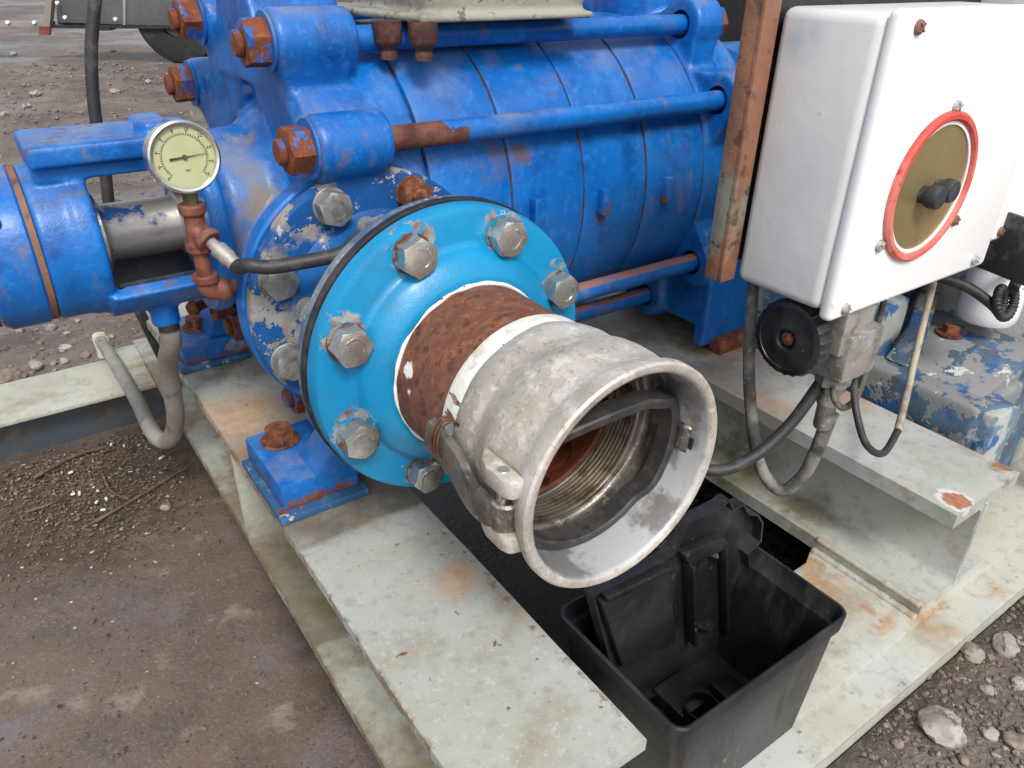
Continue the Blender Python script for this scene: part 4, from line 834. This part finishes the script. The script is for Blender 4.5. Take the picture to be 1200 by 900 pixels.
hs_ = [V((xc-.002, -.15, -.074)), uy(975, 483, -.15), uy(966, 505, -.15), uy(956, 530, -.148), uy(940, 559, -.14), uy(916, 575, -.125), uy(895, 555, -.105), uy(884, 515, -.09), uy(878, 450, -.08), uy(879, 390, -.07), uy(883, 335, -.053), uy(886, 300, -.048)]
bm = NB(); tube(bm, hs_[1:], .0078, 18, 8, scale=(1.12, .78)); obj('hose', bm, m_dusthose, hh)
d1 = (hs_[1]-hs_[0]).normalized()
bm = NB(); cyl(bm, hs_[0], d1, .0135, .017, 6, .001); lathe(bm, [(0, .016), (.0105, .016), (.0108, .024), (.0122, .026), (.0122, .030), (.0103, .031), (.0103, .062), (.0092, .064), (0, .064)], hs_[0], (hs_[3]-hs_[0]).normalized(), 12); obj('fitting', bm, m_fit, hh)
ca = thing('cable', (.45, -.14, -.1), 'short dark cable with a small hook under the enclosure', 'cable')
bm = NB(); tube(bm, [uy(1036, 352, -.13), uy(1026, 390, -.132), uy(1016, 430, -.15), uy(1005, 463, -.165), uy(990, 478, -.172), uy(979, 470, -.17), uy(976, 455, -.16)], .0036, 12, 8); obj('sheath', bm, m_cable, ca)
ca = thing('cable', (.5, -.14, -.15), 'long pale to black cable hanging in a deep loop over the beam', 'cable')
lp = [uy(1094, 330, -.13), uy(1084, 370, -.134), uy(1072, 420, -.150), uy(1062, 465, -.170), uy(1052, 505, -.196), uy(1035, 531, -.210), uy(1016, 522, -.206), uy(1005, 490, -.19), uy(1001, 455, -.170), uy(1006, 410, -.145), uy(1017, 372, -.13), uy(1023, 345, -.126)]
bm = NB(); tube(bm, lp[:5], .0044, 12, 8); obj('sheath', bm, m_beige, ca)
bm = NB(); tube(bm, lp[4:], .0042, 12, 8, scale=(1, .85)); obj('sheath', bm, m_hose, ca)

# ================================================================== BATTERY BOX AND ITS LOOSE COVER
def rrect(x0, x1, y0, y1, r, z, n=6):
    out = []
    for cx, cy, a in ((x1-r, y1-r, 0), (x0+r, y1-r, 90), (x0+r, y0+r, 180), (x1-r, y0+r, 270)):
        for i in range(n+1): t = R_(a+90*i/n); out.append(V((cx+r*cos(t), cy+r*sin(t), z)))
    return out
bb = thing('battery_box', (.13, -.22, -.367), 'open black plastic battery box standing on the skid under the coupling', 'box')
bm = NB(); X0, X1, Y0, Y1 = .0125, .246, -.3065, -.1435
def inset(d, z, tp_): return rrect(X0+d+tp_*.018, X1-d-tp_*.019, Y0+d+tp_*.005, Y1-d-tp_*.013, .013-d*.3, z)
loops = [inset(.0045, -.3675, 1), inset(.0030, -.365, 1), inset(.0040, -.232, .12), inset(.0004, -.229, .1), inset(0, -.212, 0), inset(.0012, -.210, 0), inset(.0030, -.2105, 0), inset(.0048, -.229, .1), inset(.0075, -.232, .12), inset(.0065, -.362, 1)]
rings = [[bm.verts.new(p) for p in lo] for lo in loops]
for A, B in zip(rings, rings[1:]):
    for i in range(len(A)): bm.faces.new((A[i], A[(i+1) % len(A)], B[(i+1) % len(A)], B[i]))
bm.faces.new(rings[0][::-1]); bm.faces.new(rings[-1])
obj('shell', bm, m_plastic, bb, 35)
bm = NB(); lathe(bm, [(.0165, 0), (.0185, 0), (.0185, .030), (.0165, .030)], (uz(822, 832, -.34).x, uz(822, 832, -.34).y, -.363), (0, 0, 1), 40, True); obj('cup', bm, m_plastic, bb)
for k, (lo, hi) in enumerate([((.031, -.29, -.363), (.05, -.225, -.325)), ((.115, -.235, -.363), (.165, -.19, -.345)), ((.17, -.285, -.363), (.20, -.22, -.345)), ((.2335, -.23, -.27), (.2405, -.17, -.262)), ((.2345, -.27, -.25), (.2405, -.25, -.243))]):
    bm = NB(); box(bm, lo, hi, .004); obj('rib', bm, m_plastic, bb)
bc = thing('battery_cover', (.13, -.18, -.36), 'black moulded plastic cover with stepped edge standing upright in the battery box', 'cover')
YC = -.186
out = [uy(x, y, YC) for x, y in ((686, 690), (770, 650), (783, 640), (797, 606), (815, 598), (838, 586), (845, 580), (850, 591), (862, 585), (868, 596), (878, 597), (884, 606), (882, 628), (868, 643), (874, 700), (880, 752), (800, 792), (722, 822))]
bm = NB(); prism(bm, out, (0, .003, 0)); obj('sheet', bm, m_plastic, bc, 30)
bm = NB(); sweep(bm, [q+V((0, -.004, 0)) for q in out], [(-.007, -.0012), (.005, -.0012), (.005, .0012), (-.007, .0012)], True, upv=(0, 1, 0)); obj('edge_lip', bm, m_plastic, bc, 30)
def panel(px, d, b=.002):
    bm = NB(); prism(bm, [uy(x, y, YC) for x, y in px], (0, -d, 0), b); return bm
obj('raised_panel', panel([(697, 700), (776, 660), (785, 745), (722, 775)], .010), m_plastic, bc)
obj('raised_panel', panel([(700, 690), (782, 652), (783, 657), (702, 696)], .014, .001), m_plastic, bc)
for px in ([(816, 645), (838, 632), (838, 660)], [(800, 728), (842, 726), (824, 742)]):
    bm = NB(); a, b, c = [uy(x, y, YC) for x, y in px]; ap = (a+b+c)/3+V((0, -.014, 0))
    vs = [bm.verts.new(q) for q in (a, b, c, ap)]
    for f in ((0, 1, 3), (1, 2, 3), (2, 0, 3), (0, 2, 1)): bm.faces.new([vs[i] for i in f])
    bmesh.ops.bevel(bm, geom=bm.edges[:], offset=.0015, segments=2, affect='EDGES'); obj('moulded_boss', bm, m_plastic, bc)
obj('ledge', panel([(790, 642), (838, 622), (846, 634), (798, 655)], .012), m_plastic, bc)
obj('rib', panel([(798, 655), (802, 654), (806, 745), (802, 748)], .016, .001), m_plastic, bc)
obj('rib', panel([(840, 636), (843, 635), (846, 735), (843, 737)], .012, .001), m_plastic, bc)

# ================================================================== ENGINE SIDE (right)
eg = thing('engine_base', (.74, .1, -.367), 'heavy blue engine mount casting with peeling paint behind the right beam', 'engine')
bm = NB(); box(bm, (.634, -.215, -.367), (.84, .45, -.162), .006); prism(bm, [(.634, -.215, -.367), (.72, -.235, -.367), (.70, -.235, -.165), (.634, -.215, -.165)], (0, .03, 0))
cast('base_block', bm, m_engine, eg, .004, 3)
bm = NB(); prism(bm, [(.650, -.205, -.168), (.845, -.205, -.168), (.845, -.205, -.14), (.75, -.205, -.138)], (0, .55, 0), .004); prism(bm, [(.66, -.10, -.16), (.70, -.10, -.13), (.86, -.03, -.10), (.86, -.01, -.16)], (0, .03, 0), .003); obj('sloped_top', bm, m_engine, eg)
bm = NB(); box(bm, (.640, -.055, -.166), (.72, .45, -.085), .006); box(bm, (.66, .0, -.09), (.75, .4, -.045), .006); obj('upper_block', bm, m_engine2, eg)
bm = NB(); prism(bm, [(.645, -.2375, -.367), (.715, -.2375, -.367), (.700, -.2375, -.168), (.645, -.2375, -.168)], (0, .02, 0), .003); obj('end_plate', bm, m_engine2, eg)
bm = NB(); box(bm, (.85, -.20, -.367), (1.0, .4, -.05), .01); obj('side_housing', bm, m_engine2, eg)
bmn = NB(); cyl(bmn, (0, 0, 0), (0, 0, 1), .018, .003, 28); hexhead(bmn, .020, .012, .003); link('mount_bolt', mesh(bmn, m_rustbolt, 30, 'b'), eg, orient((.765, -.10, -.138), (.1, 0, 1)))
bm = NB(); box(bm, (.74, .04, -.08), (.98, .14, -.0), .012, 3); cyl(bm, (.70, .02, -.02), (1, .1, 0), .022, .2, 24, .003); obj('manifold', bm, m_dkrust, eg)
bm = NB(); lathe(bm, [(0, 0), (.10, 0), (.105, .004), (.105, .03), (.15, .05), (.155, .06), (.155, .40), (0, .40)], (.69, YP, ZP), XA, 64); obj('bell_housing', bm, m_blue, eg)
bm = NB(); box(bm, (1.0, .12, -.36), (1.8, .70, .60), .03, 3); obj('engine_block', bm, m_black, eg)
of = thing('oil_filter', (.80, -.09, -.10), 'white canister oil filter beside a coiled black cable', 'filter')
fc = uz(1153, 378, -.118)
bm = NB(); lathe(bm, [(0, 0), (.026, .001), (.034, .004), (.038, .011), (.039, .02), (.039, .085), (.036, .09), (0, .09)], fc, (0.06, .05, 1), 56); obj('canister', bm, m_filter, of)
bm = NB(); cyl(bm, fc+V((.005, .005, .088)), (.06, .05, 1), .042, .02, 40, .003); obj('filter_head', bm, m_dkrust, of)
sp = thing('coiled_cable', (.75, -.16, -.02), 'thick black ribbed cable coiled against the white oil filter', 'cable')
cq = uy(1166, 352, fc.y-.050)
path = []
for i in range(120):
    t = i/119; a = -1.0+t*2*pi*1.35
    path.append(cq+V((.015*cos(a)+.010*(t-.5), -.004-.012*t+.005*sin(a), .017*sin(a))))
bm = NB(); sweep(bm, path, circ(.0055, 14), scale=[1+.10*sin(i*1.7) for i in range(120)]); obj('coil', bm, m_rubber, sp)
bm = NB(); tube(bm, [path[0], path[0]+V((-.014, .010, .014)), path[0]+V((-.03, .04, .03)), path[0]+V((-.05, .09, .035))], .0066, 14, 8); obj('lead', bm, m_rubber, sp)
bm = NB(); tube(bm, [path[-1], path[-1]+V((.03, .01, .006)), path[-1]+V((.08, .03, .0)), path[-1]+V((.2, .05, .0))], .0066, 14, 8); obj('lead', bm, m_rubber, sp)
bt = thing('black_shroud', (.72, -.05, -.01), 'black scuffed steel shroud hanging under the second enclosure', 'shroud')
q1 = ux(1122, 304, .672); q2 = ux(1206, 338, .672)
bm = NB(); prism(bm, [q1, q2, q2+V((0, 0, .075)), q1+V((0, 0, .075))], (.006, 0, 0), .001); box(bm, (.672, q1.y-.004, q1.z+.04), (1.035, q1.y+.002, q1.z+.08), .001); obj('panel', bm, m_shroud, bt)

# ================================================================== PARKED TRAILER IN THE YARD
tr = thing('trailer', uz(200, 74, GZ), 'dark grey steel trailer chassis parked on the mud behind the pump', 'trailer')
O = uz(200, 74, GZ); fh = V((sin(YAW), cos(YAW), 0))
def pl(x, y, d=0):
    o = O+fh*d; r_ = ray(x, y); return CP+r_*((o-CP).dot(fh)/r_.dot(fh))
def slab(px, d, ext, mt, nm, bev=0):
    bm = NB(); prism(bm, [pl(x, y, d) for x, y in px], fh*ext, bev); return obj(nm, bm, mt, tr)
mb = slab([(64, -60), (420, -60), (420, 29), (200, 30), (66, 28)], 0, .12, m_trail, 'side_panel', .01)
slab([(60, 29), (420, 30), (420, 35), (60, 33)], -.02, .16, m_black, 'lower_rail')
slab([(-300, 24), (56, 26), (56, 31), (-300, 29)], -.03, .1, m_trailw, 'draw_bar')
slab([(50, 31), (58, 31), (66, -60), (59, -60)], -.04, .05, m_trailw, 'corner_post')
slab([(45, 31), (59, 31), (58, 41), (46, 41)], -.05, .02, m_rustbolt, 'rusty_tab')
slab([(144, -60), (147, -60), (147, 30), (144, 30)], -.012, .02, m_trailw, 'rib')
slab([(100, 32), (130, 32), (128, 36), (104, 36)], -.03, .1, m_black, 'step')
for x, y in ((77, 20), (136, 22), (68, 3), (41, 26), (10, 26)):
    bm = NB(); cyl(bm, pl(x, y, -.035), -fh, .011, .02, 12); obj('rivet', bm, m_lid, tr)
wr = .30
for off in (0, 1.1):
    c = O+V((0, 0, wr-.01))+rt0*(.08+off*1.4)+fh*.1
    bm = NB(); lathe(bm, [(.12, -.09), (.24, -.09), (.285, -.075), (.30, -.04), (.30, .04), (.285, .075), (.24, .09), (.12, .09)], c, fh, 48, True); ty = obj('wheel', bm, m_tyre, tr)
    bm = NB(); lathe(bm, [(0, -.03), (.10, -.03), (.155, -.08), (.17, -.085), (.17, .05), (0, .05)], c, fh, 40); obj('rim', bm, m_trailw, ty)
